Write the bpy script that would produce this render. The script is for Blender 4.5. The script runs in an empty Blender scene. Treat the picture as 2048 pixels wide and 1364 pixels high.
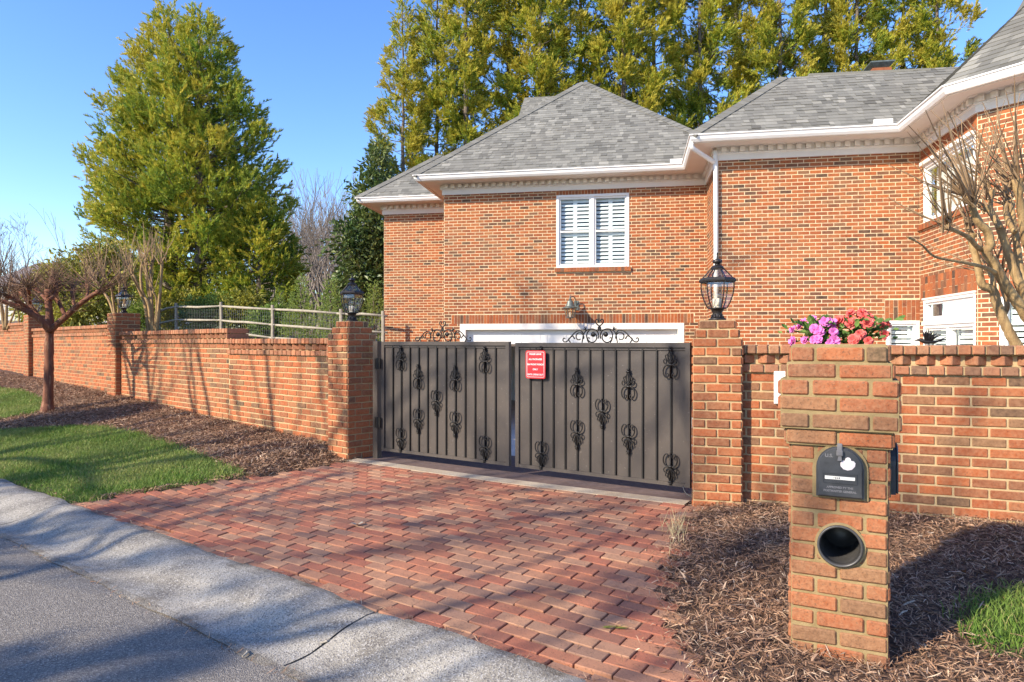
import bpy, math, random
import numpy as np
from mathutils import Vector, Matrix, Quaternion

R = math.radians
rng = np.random.default_rng(7)
random.seed(7)
SC = bpy.context.scene
COL = SC.collection

# ------------------------------------------------------------------ camera model (24 mm, level)
F, CX, HY, HC = 1365.0, 1024.0, 686.0, 1.40
def atY(px, py, Y): return Vector(((px - CX) / F * Y, Y, HC + (HY - py) / F * Y))
def proj(x, y, z): return CX + F * x / y, HY - F * (z - HC) / y
def nrm2(x, y):
    l = math.hypot(x, y); return (x / l, y / l)

class Line:
    """a vertical wall plane: a point, a horizontal direction e, an outward normal n (towards the street)"""
    def __init__(s, p, e):
        s.p = Vector((p[0], p[1])); s.e = Vector(nrm2(*e)); s.n = Vector((s.e.y, -s.e.x))
    def u_at(s, px):
        k = (px - CX) / F
        return (k * s.p.y - s.p.x) / (s.e.x - k * s.e.y)
    def pt(s, u, w=0.0): return s.p + s.e * u + s.n * w
    def uz(s, px, py):
        u = s.u_at(px); q = s.pt(u); return u, HC + (HY - py) / F * q.y
    def xyz(s, u, z, w=0.0):
        q = s.pt(u, w); return Vector((q.x, q.y, z))

# ------------------------------------------------------------------ mesh building
class MB:
    def __init__(s): s.V = []; s.n = 0; s.L = []; s.T = []; s.Rn = []; s.M = []
    def addn(s, V, Fc, mat=0, rnd=None):
        V = np.asarray(V, float).reshape(-1, 3); Fc = np.asarray(Fc, np.int64)
        m, k = Fc.shape
        s.V.append(V); s.L.append((Fc + s.n).ravel()); s.T.append(np.full(m, k))
        if rnd is None: rnd = 0.5
        s.Rn.append(np.broadcast_to(np.asarray(rnd, float), (m,))); s.M.append(np.broadcast_to(np.asarray(mat), (m,)))
        s.n += len(V)
    def add(s, V, faces, mat=0, rnd=0.5):
        base = s.n
        s.V.append(np.asarray(V, float).reshape(-1, 3))
        for f in faces:
            s.L.append(np.asarray(f, np.int64) + base)
        s.T.append(np.array([len(f) for f in faces])); k = len(faces)
        s.Rn.append(np.full(k, rnd, float)); s.M.append(np.full(k, mat))
        s.n += len(V)
    def quad(s, a, b, c, d, mat=0, rnd=0.5): s.add([a, b, c, d], [(0, 1, 2, 3)], mat, rnd)
    def box(s, o, ax, ay, az, mat=0, rnd=0.5):
        """box from corner o along the three edge vectors"""
        o, ax, ay, az = (np.asarray(q, float) for q in (o, ax, ay, az))
        V = np.array([o, o + ax, o + ax + ay, o + ay, o + az, o + ax + az, o + ax + ay + az, o + ay + az])
        fl = np.dot(np.cross(ax, ay), az) < 0
        fs = [(0, 3, 2, 1), (4, 5, 6, 7), (0, 1, 5, 4), (1, 2, 6, 5), (2, 3, 7, 6), (3, 0, 4, 7)]
        if fl: fs = [f[::-1] for f in fs]
        s.add(V, fs, mat, rnd)
    def cbox(s, c, hx, hy, hz, rot=None, mat=0, rnd=0.5, bev=0.0):
        c = np.asarray(c, float)
        if bev > 0:
            V = bev_verts(hx, hy, hz, bev)
            if rot is not None: V = V @ np.array(rot).T
            s.V.append(V + c)
            for Fc in BEVF:
                s.L.append((Fc + s.n).ravel()); s.T.append(np.full(len(Fc), Fc.shape[1]))
            s.Rn.append(np.full(26, rnd, float)); s.M.append(np.full(26, mat)); s.n += 24
            return
        ax = np.eye(3) if rot is None else np.array(rot)
        X, Y, Z = ax[:, 0] * hx, ax[:, 1] * hy, ax[:, 2] * hz
        s.box(c - X - Y - Z, 2 * X, 2 * Y, 2 * Z, mat, rnd)
    def tube(s, pts, rad, sides=6, mat=0, rnd=0.5, cap=True):
        P = [Vector(p) for p in pts]; n = len(P)
        if n < 2: return
        rad = [rad] * n if isinstance(rad, (int, float)) else list(rad)
        t0 = (P[1] - P[0]).normalized()
        up = Vector((0, 0, 1)) if abs(t0.z) < 0.9 else Vector((1, 0, 0))
        N = t0.cross(up).normalized(); V = []
        for i in range(n):
            t = (P[min(i + 1, n - 1)] - P[max(i - 1, 0)])
            if t.length < 1e-9: t = t0.copy()
            t.normalize()
            N = (N - t * N.dot(t))
            if N.length < 1e-6: N = t.orthogonal()
            N.normalize(); B = t.cross(N)
            for k in range(sides):
                a = 2 * math.pi * k / sides
                V.append(P[i] + (N * math.cos(a) + B * math.sin(a)) * rad[i])
        fs = []
        for i in range(n - 1):
            for k in range(sides):
                k2 = (k + 1) % sides
                fs.append((i * sides + k, i * sides + k2, (i + 1) * sides + k2, (i + 1) * sides + k))
        if cap:
            fs.append(tuple(range(sides))[::-1]); fs.append(tuple((n - 1) * sides + k for k in range(sides)))
        s.add([tuple(v) for v in V], fs, mat, rnd)
    def lathe(s, prof, c=(0, 0, 0), sides=16, mat=0, rnd=0.5, ph=0.0, cap=True):
        V = []; fs = []
        for r, z in prof:
            for k in range(sides):
                a = ph + 2 * math.pi * k / sides
                V.append((c[0] + r * math.cos(a), c[1] + r * math.sin(a), c[2] + z))
        m = len(prof)
        for i in range(m - 1):
            for k in range(sides):
                k2 = (k + 1) % sides
                fs.append((i * sides + k, i * sides + k2, (i + 1) * sides + k2, (i + 1) * sides + k))
        if cap:
            fs.append(tuple(range(sides))[::-1]); fs.append(tuple((m - 1) * sides + k for k in range(sides)))
        s.add(V, fs, mat, rnd)
    def prism(s, pts2, O, ex, ey, ez, mat=0, rnd=0.5):
        """flat outline pts2 in the ex, ey plane, extruded by the vector ez"""
        O, ex, ey, ez = (Vector(q) for q in (O, ex, ey, ez)); n = len(pts2)
        A = [O + ex * a + ey * b for a, b in pts2]; B = [p + ez for p in A]
        fs = [tuple(range(n))[::-1], tuple(range(n, 2 * n))] + [(i, (i + 1) % n, n + (i + 1) % n, n + i) for i in range(n)]
        if ex.cross(ey).dot(ez) < 0: fs = [f[::-1] for f in fs]
        s.add([tuple(p) for p in A + B], fs, mat, rnd)
    def build(s, name, mats, parent=None, smooth=False, base=None):
        me = bpy.data.meshes.new(name)
        if s.n:
            V = np.concatenate(s.V); L = np.concatenate(s.L).astype(np.int32); T = np.concatenate(s.T).astype(np.int32)
            me.vertices.add(len(V)); me.vertices.foreach_set('co', V.astype(np.float32).ravel())
            me.loops.add(len(L)); me.loops.foreach_set('vertex_index', L)
            me.polygons.add(len(T)); st = np.concatenate([[0], np.cumsum(T)[:-1]]).astype(np.int32)
            me.polygons.foreach_set('loop_start', st)
            me.update(calc_edges=True)
            me.polygons.foreach_set('material_index', np.concatenate(s.M).astype(np.int32))
            me.polygons.foreach_set('use_smooth', np.full(len(T), bool(smooth)))
            at = me.attributes.new('rnd', 'FLOAT', 'FACE'); at.data.foreach_set('value', np.concatenate(s.Rn).astype(np.float32))
            me.update()
        for m in (mats if isinstance(mats, (list, tuple)) else [mats]): me.materials.append(m)
        o = bpy.data.objects.new(name, me); COL.objects.link(o)
        if parent is not None: adopt(o, parent)
        return o

def _bev_faces():
    C = [(x, y, z) for x in (-1, 1) for y in (-1, 1) for z in (-1, 1)]
    idx = {c: i for i, c in enumerate(C)}
    V = bev_verts(1, 1, 1, .2); fs4, fs3 = [], []
    def orient(f):
        p = V[list(f)]; nn = np.cross(p[1] - p[0], p[2] - p[1]); return list(f) if nn.dot(p.mean(0)) > 0 else list(f)[::-1]
    for k in range(3):
        a, b = [j for j in range(3) if j != k]
        for sg in (-1, 1):
            q = []
            for sa, sb in ((-1, -1), (1, -1), (1, 1), (-1, 1)):
                c = [0, 0, 0]; c[k] = sg; c[a] = sa; c[b] = sb; q.append(idx[tuple(c)] * 3 + k)
            fs4.append(orient(q))
    for j in range(3):
        p_, q_ = [k for k in range(3) if k != j]
        for sp in (-1, 1):
            for sq in (-1, 1):
                c1 = [0, 0, 0]; c1[p_] = sp; c1[q_] = sq; c2 = list(c1); c1[j] = -1; c2[j] = 1
                i1, i2 = idx[tuple(c1)], idx[tuple(c2)]
                fs4.append(orient([i1 * 3 + p_, i2 * 3 + p_, i2 * 3 + q_, i1 * 3 + q_]))
    for i in range(8): fs3.append(orient([i * 3, i * 3 + 1, i * 3 + 2]))
    return np.array(fs4), np.array(fs3)
_SG = np.array([(x, y, z) for x in (-1, 1) for y in (-1, 1) for z in (-1, 1)], float)
def bev_verts(a, b, c, r):
    V = np.empty((24, 3)); h = np.array([a, b, c]); hi = h - r
    for k in range(3):
        W = _SG * hi; W[:, k] = _SG[:, k] * h[k]; V[k::3] = W
    return V
BEVF = _bev_faces()

# ------------------------------------------------------------------ things
def adopt(o, parent):
    o.parent = parent
    m = Matrix.Translation(parent.location) @ parent.rotation_euler.to_matrix().to_4x4() if parent.type == 'EMPTY' else Matrix.Identity(4)
    o.matrix_parent_inverse = m.inverted()
def tag(o, label, cat, group=None, kind=None):
    if label: o['label'] = label
    if cat: o['category'] = cat
    if group: o['group'] = group
    if kind: o['kind'] = kind
    return o
def thing(name, label, cat, loc=(0, 0, 0), group=None, rz=0.0):
    o = bpy.data.objects.new(name, None); o.empty_display_size = .2; o.location = loc; o.rotation_euler = (0, 0, rz)
    COL.objects.link(o); return tag(o, label, cat, group)
def struct(o): o['kind'] = 'structure'; return o
def kids(o): return [c for c in bpy.data.objects if c.parent == o]
def copy_tree(o, parent=None, children=None):
    c = o.copy(); COL.objects.link(c)
    if parent is not None: c.parent = parent
    for ch in kids(o): copy_tree(ch, c)
    return c

# ------------------------------------------------------------------ materials
class NT:
    def __init__(s, name):
        s.m = bpy.data.materials.new(name); s.m.use_nodes = True; s.t = s.m.node_tree; s.t.nodes.clear()
        s.out = s.t.nodes.new('ShaderNodeOutputMaterial')
    def n(s, typ, **kw):
        nd = s.t.nodes.new(typ)
        for k, v in kw.items():
            if k == 'ins':
                for a, b in v.items(): s.set(nd, a, b)
            else: setattr(nd, k, v)
        return nd
    def set(s, nd, key, val):
        inp = nd.inputs[key]
        if isinstance(val, bpy.types.NodeSocket): s.t.links.new(val, inp)
        elif isinstance(val, (tuple, list)) and len(val) == 3 and inp.type == 'RGBA': inp.default_value = (*val, 1)
        else: inp.default_value = val
    def attr(s, name='rnd'): return s.n('ShaderNodeAttribute', attribute_name=name).outputs['Fac']
    def pos(s): return s.n('ShaderNodeNewGeometry').outputs['Position']
    def obj(s): return s.n('ShaderNodeTexCoord').outputs['Object']
    def noise(s, scale, vec=None, detail=4, rough=.6, dist=0.0):
        nd = s.n('ShaderNodeTexNoise', ins={'Scale': scale, 'Detail': detail, 'Roughness': rough, 'Distortion': dist})
        s.set(nd, 'Vector', vec if vec is not None else s.pos()); return nd.outputs['Fac']
    def voro(s, scale, vec=None, feat='F1', out='Distance'):
        nd = s.n('ShaderNodeTexVoronoi', feature=feat, ins={'Scale': scale}); s.set(nd, 'Vector', vec if vec is not None else s.pos()); return nd.outputs[out]
    def ramp(s, fac, stops, interp='LINEAR'):
        nd = s.n('ShaderNodeValToRGB'); cr = nd.color_ramp; cr.interpolation = interp
        while len(cr.elements) > 1: cr.elements.remove(cr.elements[-1])
        cr.elements[0].position = stops[0][0]; cr.elements[0].color = (*stops[0][1], 1) if len(stops[0][1]) == 3 else stops[0][1]
        for p, c in stops[1:]:
            e = cr.elements.new(p); e.color = (*c, 1)
        s.set(nd, 'Fac', fac); return nd.outputs['Color']
    def mix(s, fac, a, b, mode='MIX'):
        nd = s.n('ShaderNodeMix', data_type='RGBA', blend_type=mode)
        s.set(nd, 0, fac)
        for i, v in ((6, a), (7, b)):
            if isinstance(v, bpy.types.NodeSocket): s.t.links.new(v, nd.inputs[i])
            else: nd.inputs[i].default_value = (*v, 1)
        return nd.outputs[2]
    def math(s, op, a, b=0.0, c=None, clamp=False):
        nd = s.n('ShaderNodeMath', operation=op, use_clamp=clamp); s.set(nd, 0, a); s.set(nd, 1, b)
        if c is not None: s.set(nd, 2, c)
        return nd.outputs[0]
    def mapr(s, v, a, b, c=0.0, d=1.0):
        nd = s.n('ShaderNodeMapRange', ins={0: v, 1: a, 2: b, 3: c, 4: d}); return nd.outputs[0]
    def bump(s, h, strength=.3, dist=.01):
        nd = s.n('ShaderNodeBump', ins={'Strength': strength, 'Distance': dist, 'Height': h}); return nd.outputs['Normal']
    def done(s, col, rough=.8, normal=None, metal=0.0, spec=.3, transl=None, **kw):
        b = s.n('ShaderNodeBsdfPrincipled'); s.set(b, 'Base Color', col); s.set(b, 'Roughness', rough)
        b.inputs['Metallic'].default_value = metal; b.inputs['Specular IOR Level'].default_value = spec
        for k, v in kw.items(): s.set(b, k.replace('_', ' '), v)
        if normal is not None: s.set(b, 'Normal', normal)
        sh = b.outputs[0]
        if transl:
            t = s.n('ShaderNodeBsdfTranslucent'); s.set(t, 'Color', col)
            mx = s.n('ShaderNodeMixShader', ins={0: transl}); s.t.links.new(sh, mx.inputs[1]); s.t.links.new(t.outputs[0], mx.inputs[2]); sh = mx.outputs[0]
        s.t.links.new(sh, s.out.inputs['Surface']); return s.m

def plain(name, col, rough=.6, var=.12, scale=6.0, bump=.0, metal=0.0, spec=.3):
    t = NT(name); n = t.noise(scale, detail=6); k = t.mapr(n, .25, .75, 1 - var, 1 + var)
    c = t.n('ShaderNodeVectorMath', operation='SCALE'); t.set(c, 0, col); t.set(c, 'Scale', k)
    nm = t.bump(t.noise(scale * 14, detail=3), bump, .004) if bump else None
    return t.done(c.outputs[0], rough, nm, metal, spec)

def brick_mat(name, stops, fleck=.5, stain=(.16, .10, .06), stain_amt=.3, grain=90, fine=.25):
    t = NT(name); r = t.attr(); base = t.ramp(r, stops)
    r2 = t.math('FRACT', t.math('MULTIPLY', r, 37.7))
    base = t.mix(t.mapr(r2, 0, 1, 0, .3), base, (.36, .115, .042), 'MIX')
    n1 = t.noise(9, detail=5); base = t.mix(t.mapr(n1, .45, .75, 0, stain_amt), base, stain)
    vs = t.n('ShaderNodeVectorMath', operation='MULTIPLY'); t.set(vs, 0, t.pos()); vs.inputs[1].default_value = (2.2, 2.2, .35); n4 = t.noise(1.0, vs.outputs[0], detail=6); base = t.mix(t.mapr(n4, .48, .72, 0, .42), base, (.17, .085, .05)); base = t.mix(t.mapr(t.noise(.9, detail=5), .5, .7, 0, .18), base, (.50, .23, .10))
    n2 = t.noise(grain, detail=3); base = t.mix(t.mapr(n2, .54, .70, 0, fleck), base, (.06, .035, .025))
    n3 = t.noise(grain * .45, detail=4); base = t.mix(t.mapr(n3, .3, .7, 0, fine), base, (.62, .36, .2))
    h = t.math('ADD', t.noise(grain * .7, detail=5), t.math('MULTIPLY', n2, .5))
    return t.done(base, .88, t.bump(h, .45, .006), spec=.2)

def mortar_mat(name, col, dark):
    t = NT(name); n = t.noise(14, detail=6); c = t.mix(t.mapr(n, .35, .75, 0, 1), col, dark)
    c = t.mix(t.mapr(t.noise(240, detail=2), .5, .75, 0, .4), c, (.16, .12, .07))
    return t.done(c, .95, t.bump(t.noise(160, detail=4), .5, .004), spec=.1)

M = {}
M['brick'] = brick_mat('garden_brick', [(0, (.06, .043, .03)), (.07, (.11, .062, .036)), (.17, (.185, .056, .026)), (.37, (.275, .062, .021)), (.6, (.35, .078, .022)), (.82, (.38, .10, .03)), (.93, (.28, .10, .042)), (1, (.17, .105, .055))])
M['brickcap'] = brick_mat('coping_brick', [(0, (.13, .085, .06)), (.15, (.25, .105, .06)), (.45, (.36, .125, .062)), (.75, (.42, .165, .085)), (1, (.36, .18, .10))], stain_amt=.45)
M['brickold'] = brick_mat('mail_pillar_brick', [(0, (.10, .073, .042)), (.18, (.14, .076, .044)), (.38, (.23, .070, .033)), (.6, (.30, .082, .032)), (.85, (.34, .11, .045)), (1, (.20, .115, .06))], fleck=.8, grain=120, stain_amt=.55)
M['brickhouse'] = brick_mat('house_brick', [(0, (.028, .024, .023)), (.09, (.07, .045, .034)), (.17, (.15, .055, .031)), (.3, (.225, .053, .022)), (.55, (.30, .068, .020)), (.8, (.36, .094, .026)), (.93, (.35, .12, .042)), (1, (.15, .08, .048))], fleck=.55, stain_amt=.30, grain=28, fine=.12)
M['brickshade'] = brick_mat('shaded_brick', [(0, (.09, .05, .04)), (.5, (.17, .07, .05)), (1, (.23, .10, .07))], stain_amt=.6)  # shrub shade on the back wall, put into the brick colour
M['mortar'] = mortar_mat('garden_mortar', (.52, .38, .21), (.40, .275, .145))
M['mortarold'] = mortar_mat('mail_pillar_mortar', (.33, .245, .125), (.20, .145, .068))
M['mortarhouse'] = mortar_mat('house_mortar', (.74, .59, .38), (.56, .42, .25))

def paver_mat():
    t = NT('driveway_paver'); r = t.attr()
    c = t.ramp(r, [(0, (.13, .095, .085)), (.05, (.19, .11, .085)), (.13, (.28, .088, .060)), (.38, (.34, .112, .070)), (.55, (.37, .155, .092)), (.78, (.40, .235, .145)), (.93, (.34, .19, .125)), (1, (.22, .15, .115))])
    c = t.mix(t.mapr(t.noise(2.2, detail=6), .48, .70, 0, .6), c, (.14, .085, .058))
    c = t.mix(t.mapr(t.noise(1.1, detail=4, dist=.6), .5, .75, 0, .4), c, (.40, .22, .13))
    c = t.mix(.25, c, (.38, .165, .090)); c = t.mix(t.mapr(t.noise(16, detail=5, dist=.5), .5, .72, 0, .45), c, (.17, .095, .07))
    p = t.noise(130, detail=2); c = t.mix(t.mapr(p, .60, .70, 0, .75), c, (.07, .045, .035))
    c = t.mix(t.mapr(t.noise(260, detail=2), .62, .74, 0, .5), c, (.52, .36, .25))
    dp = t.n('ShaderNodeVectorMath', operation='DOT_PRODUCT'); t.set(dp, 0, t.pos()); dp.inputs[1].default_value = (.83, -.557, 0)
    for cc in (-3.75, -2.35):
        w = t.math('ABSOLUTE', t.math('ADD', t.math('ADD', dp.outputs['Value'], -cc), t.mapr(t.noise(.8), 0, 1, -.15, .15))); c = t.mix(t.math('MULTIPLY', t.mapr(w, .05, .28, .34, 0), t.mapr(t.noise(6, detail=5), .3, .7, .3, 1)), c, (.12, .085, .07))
    return t.done(c, .92, t.bump(t.math('SUBTRACT', t.noise(90, detail=5), t.mapr(p, .6, .7, 0, .6)), .5, .005), spec=.2)
M['paver'] = paver_mat()
M['sand'] = plain('joint_sand', (.085, .06, .042), .95, .35, 40, .4)

def asphalt_mat():
    t = NT('asphalt'); v = t.voro(170, out='Color'); g = t.n('ShaderNodeSeparateColor'); t.set(g, 0, v)
    c = t.ramp(g.outputs[0], [(0, (.11, .098, .088)), (.5, (.20, .178, .152)), (.85, (.28, .25, .21)), (1, (.44, .40, .34))])
    c = t.mix(t.mapr(t.noise(1.3, detail=5), .4, .7, 0, .4), c, (.22, .20, .18))
    return t.done(c, .9, t.bump(t.math('ADD', t.voro(170), t.noise(60)), .7, .006), spec=.25)
M['asphalt'] = asphalt_mat()
def concrete_mat(name, a=(.36, .33, .275), b=(.19, .17, .14), peb=.65):
    t = NT(name); v = t.voro(135, out='Color'); g = t.n('ShaderNodeSeparateColor'); t.set(g, 0, v)
    c = t.mix(t.mapr(t.noise(2.6, detail=7, dist=.4), .38, .68), a, b)
    c = t.mix(t.mapr(g.outputs[0], .66, .95, 0, peb), c, (.075, .07, .075))
    c = t.mix(t.mapr(g.outputs[1], .7, .95, 0, peb), c, (.50, .47, .42))
    c = t.mix(t.mapr(t.noise(7, detail=5), .6, .72, 0, .35), c, (.13, .105, .075)); c = t.mix(t.mapr(t.math('ADD', t.attr(), t.mapr(t.noise(5, detail=6), .3, .7, -.35, .35)), .75, 1.3, 0, .75), c, (.095, .075, .05))
    return t.done(c, .93, t.bump(t.math('ADD', t.voro(135), t.noise(40)), .55, .005), spec=.2)
M['kerb'] = concrete_mat('kerb_concrete')
M['strip'] = concrete_mat('strip_concrete', (.46, .38, .28), (.34, .26, .18), .2)
M['court'] = plain('court_concrete', (.62, .57, .48), .9, .15, 3, .3)
M['slab'] = plain('brown_slab', (.145, .10, .085), .85, .25, 18, .5)
M['soil'] = plain('mulch_soil', (.10, .062, .042), .95, .5, 30, .7)
M['turf'] = plain('turf_soil', (.055, .075, .022), .95, .4, 25, .5)
M['yard'] = plain('yard_litter', (.16, .11, .065), .95, .5, 8, .6)
M['farland'] = plain('far_ground', (.09, .10, .04), .95, .4, .5)

def chip_mat():
    t = NT('mulch_chip'); r = t.attr()
    c = t.ramp(r, [(0, (.085, .045, .027)), (.2, (.20, .108, .062)), (.45, (.37, .21, .125)), (.7, (.50, .315, .20)), (.9, (.58, .41, .27)), (1, (.68, .53, .38))])
    c = t.mix(t.mapr(t.noise(90), .4, .7, 0, .4), c, (.06, .035, .025)); c = t.mix(t.mapr(t.noise(2.6, detail=5), .5, .68, 0, .55), c, (.10, .055, .036)); c = t.mix(t.mapr(t.noise(1.7, detail=5), .56, .72, 0, .4), c, (.50, .37, .25))
    return t.done(c, .85, spec=.2)
M['chip'] = chip_mat()
def leaf_mat(name, stops, transl=.3, rough=.6, spec=.25):
    t = NT(name); c = t.ramp(t.attr(), stops); c = t.mix(t.mapr(t.noise(1.2, detail=3), .35, .7, 0, .35), c, stops[-1][1])
    return t.done(c, rough, spec=spec, transl=transl)
M['grass'] = leaf_mat('grass_blade', [(0, (.065, .14, .02)), (.5, (.15, .265, .042)), (.85, (.26, .34, .075)), (1, (.42, .37, .15))], .3)
M['cedar'] = leaf_mat('cedar_spray', [(0, (.028, .075, .026)), (.28, (.08, .165, .034)), (.55, (.19, .31, .042)), (.8, (.44, .46, .052)), (1, (.55, .47, .07))], .35)
M['magnolia'] = leaf_mat('magnolia_leaf', [(0, (.04, .085, .026)), (.6, (.10, .165, .042)), (.9, (.22, .25, .055)), (1, (.32, .28, .07))], .2, .45, .4)
M['shrub'] = leaf_mat('shrub_leaf', [(0, (.09, .13, .03)), (.4, (.26, .28, .045)), (.8, (.44, .40, .06)), (1, (.52, .42, .09))], .25, .5, .4)
M['spruce'] = leaf_mat('spruce_spray', [(0, (.07, .13, .04)), (.5, (.19, .29, .06)), (1, (.36, .43, .11))], .3)
M['lime'] = leaf_mat('lime_leaf', [(0, (.07, .13, .02)), (.5, (.16, .23, .03)), (1, (.27, .31, .06))], .3)
M['bark'] = plain('grey_bark', (.15, .12, .095), .9, .4, 7, .8)
def peel_mat(name, a, b, c3):
    t = NT(name); vs = t.n('ShaderNodeVectorMath', operation='MULTIPLY'); t.set(vs, 0, t.pos()); vs.inputs[1].default_value = (1, 1, .22); n = t.noise(16, vs.outputs[0], detail=6, dist=.8); c = t.mix(t.mapr(n, .42, .58), a, b)
    c = t.mix(t.mapr(t.noise(30, vs.outputs[0], detail=4), .56, .66, 0, .8), c, c3); return t.done(c, .75, t.bump(t.math('ADD', n, t.noise(60)), .6, .012), spec=.25)
M['barktan'] = peel_mat('tan_myrtle_bark', (.40, .265, .12), (.25, .155, .07), (.17, .125, .07)); M['barkred'] = peel_mat('rusty_myrtle_bark', (.22, .085, .045), (.14, .055, .034), (.34, .20, .11)); M['twigbrown'] = plain('brown_twig', (.21, .12, .07), .85, .3, 20)
M['twig'] = plain('twig_bark', (.29, .19, .105), .85, .3, 20)
M['twiggrey'] = plain('grey_twig', (.20, .165, .14), .9, .3, 20)
M['white'] = plain('white_paint', (.78, .76, .73), .5, .04, 3)
M['cream'] = plain('cream_trim_paint', (.74, .69, .63), .55, .05, 3)
M['shutter'] = plain('shutter_white', (.74, .77, .76), .45, .03, 3)
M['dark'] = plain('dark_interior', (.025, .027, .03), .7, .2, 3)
M['iron'] = plain('black_iron', (.015, .013, .012), .45, .3, 30, .2, .3, .45)
M['gatepanel'] = None
M['lampiron'] = plain('lantern_bronze', (.03, .026, .025), .42, .25, 30, .15, .4, .5)
M['wood'] = plain('weathered_rail', (.34, .30, .23), .9, .3, 10, .6)
M['wire'] = plain('fence_wire', (.20, .20, .19), .5, .1, 5, 0, .6)
M['red'] = plain('sign_red', (.62, .030, .038), .4, .06, 8)
M['signwhite'] = plain('sign_white', (.82, .72, .70), .5, .03, 8)
M['mailblack'] = plain('mailbox_black', (.040, .042, .046), .45, .35, 18, .15, 0, .5)
M['mailgrey'] = plain('latch_grey', (.16, .155, .16), .5, .2, 20)
M['plasticwhite'] = plain('box_white', (.78, .75, .68), .5, .06, 12)
M['tubeblack'] = plain('tube_plastic', (.055, .052, .05), .4, .2, 20, 0, 0, .5)
M['pink'] = plain('pink_petal', (.70, .17, .46), .6, .35, 60)
M['coral'] = plain('coral_petal', (.74, .14, .12), .6, .35, 60)
M['flowerleaf'] = leaf_mat('flower_leaf', [(0, (.03, .08, .015)), (.6, (.08, .17, .03)), (1, (.22, .32, .08))], .25)
M['siding'] = plain('pale_siding', (.62, .58, .52), .7, .1, 2)
M['farroof'] = plain('far_roof', (.20, .165, .15), .9, .2, 4, .3)
M['copper'] = plain('patina_metal', (.15, .17, .155), .5, .35, 14, .2, .5)
M['deadleaf'] = plain('dead_leaf', (.42, .36, .27), .8, .3, 30)
M['straw'] = plain('dry_straw', (.52, .42, .24), .9, .2, 30)

def gate_mat():
    t = NT('gate_sheet_paint'); n = t.noise(3, detail=6); c = t.mix(t.mapr(n, .35, .7), (.076, .061, .051), (.050, .041, .037))
    c = t.mix(t.mapr(t.noise(55, detail=4), .66, .74, 0, .5), c, (.30, .27, .24))
    return t.done(c, .5, t.bump(t.noise(2, detail=2), .15, .02), spec=.4)
M['gatepanel'] = gate_mat()
def shingle_mat():
    t = NT('roof_shingle'); r = t.attr(); c = t.ramp(r, [(0, (.11, .106, .092)), (.3, (.165, .16, .14)), (.6, (.225, .217, .188)), (.85, (.285, .273, .235)), (1, (.34, .325, .28))])
    c = t.mix(t.mapr(t.noise(1.2, detail=5), .4, .7, 0, .25), c, (.17, .15, .12))
    c = t.mix(t.mapr(t.noise(140, detail=2), .4, .75, 0, .35), c, (.10, .10, .10))
    return t.done(c, .92, t.bump(t.noise(150), .4, .004), spec=.15)
M['shingle'] = shingle_mat()
def glass_mat(name, tint, refl=.10):
    t = NT(name); tr = t.n('ShaderNodeBsdfTransparent'); t.set(tr, 'Color', tint)
    g = t.n('ShaderNodeBsdfGlossy', ins={'Roughness': .04}); lw = t.n('ShaderNodeLayerWeight', ins={'Blend': .5})
    k = t.math('ADD', t.math('MULTIPLY', t.math('POWER', lw.outputs['Facing'], 4.0), .6), refl, clamp=True)
    mx = t.n('ShaderNodeMixShader'); t.set(mx, 0, k); t.t.links.new(tr.outputs[0], mx.inputs[1]); t.t.links.new(g.outputs[0], mx.inputs[2])
    t.t.links.new(mx.outputs[0], t.out.inputs['Surface']); return t.m
M['glass'] = glass_mat('window_glass', (.86, .90, .90), .04)
M['lampglass'] = glass_mat('lantern_glass', (.95, .92, .85), .11)
# ------------------------------------------------------------------ brickwork
def bricks(mb, ln, u0, u1, z0, z1, w=0.0, bond='running', course=.0677, blen=.203, joint=.0115, proud=.0045, depth=.05, bev=.004, holes=(), mat=0, jit=1.0, shift=0.0, cheap=False, zs=None):
    """lay single bricks on the face of a wall; holes are (u0,u1,z0,z1)"""
    ex, nn = np.array([ln.e.x, ln.e.y, 0]), np.array([ln.n.x, ln.n.y, 0]); nrow = int(round((z1 - z0) / course))
    ch = (z1 - z0) / max(nrow, 1)
    for i in range(nrow):
        za, zb = z0 + i * ch, z0 + (i + 1) * ch; zm = (za + zb) / 2
        if bond == 'running': off = (i % 2) * blen / 2
        elif bond == 'header': off = (i % 2) * blen / 2
        else: off = (i % 2) * blen / 2
        off += shift
        k0 = math.floor((u0 - off) / blen)
        a = off + k0 * blen
        while a < u1 - .012:
            segs = [(max(a, u0), min(a + blen, u1))]
            for (h0, h1, g0, g1) in holes:
                if g0 < zm < g1:
                    ns = []
                    for p, q in segs:
                        if h1 <= p or h0 >= q: ns.append((p, q)); continue
                        if p < h0: ns.append((p, h0))
                        if q > h1: ns.append((h1, q))
                    segs = ns
            for p, q in segs:
                if q - p < .025: continue
                lay(mb, ln, p + joint / 2, q - joint / 2, za + joint / 2, zb - joint / 2, w, proud, depth, bev, mat, jit, cheap)
            a += blen
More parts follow.
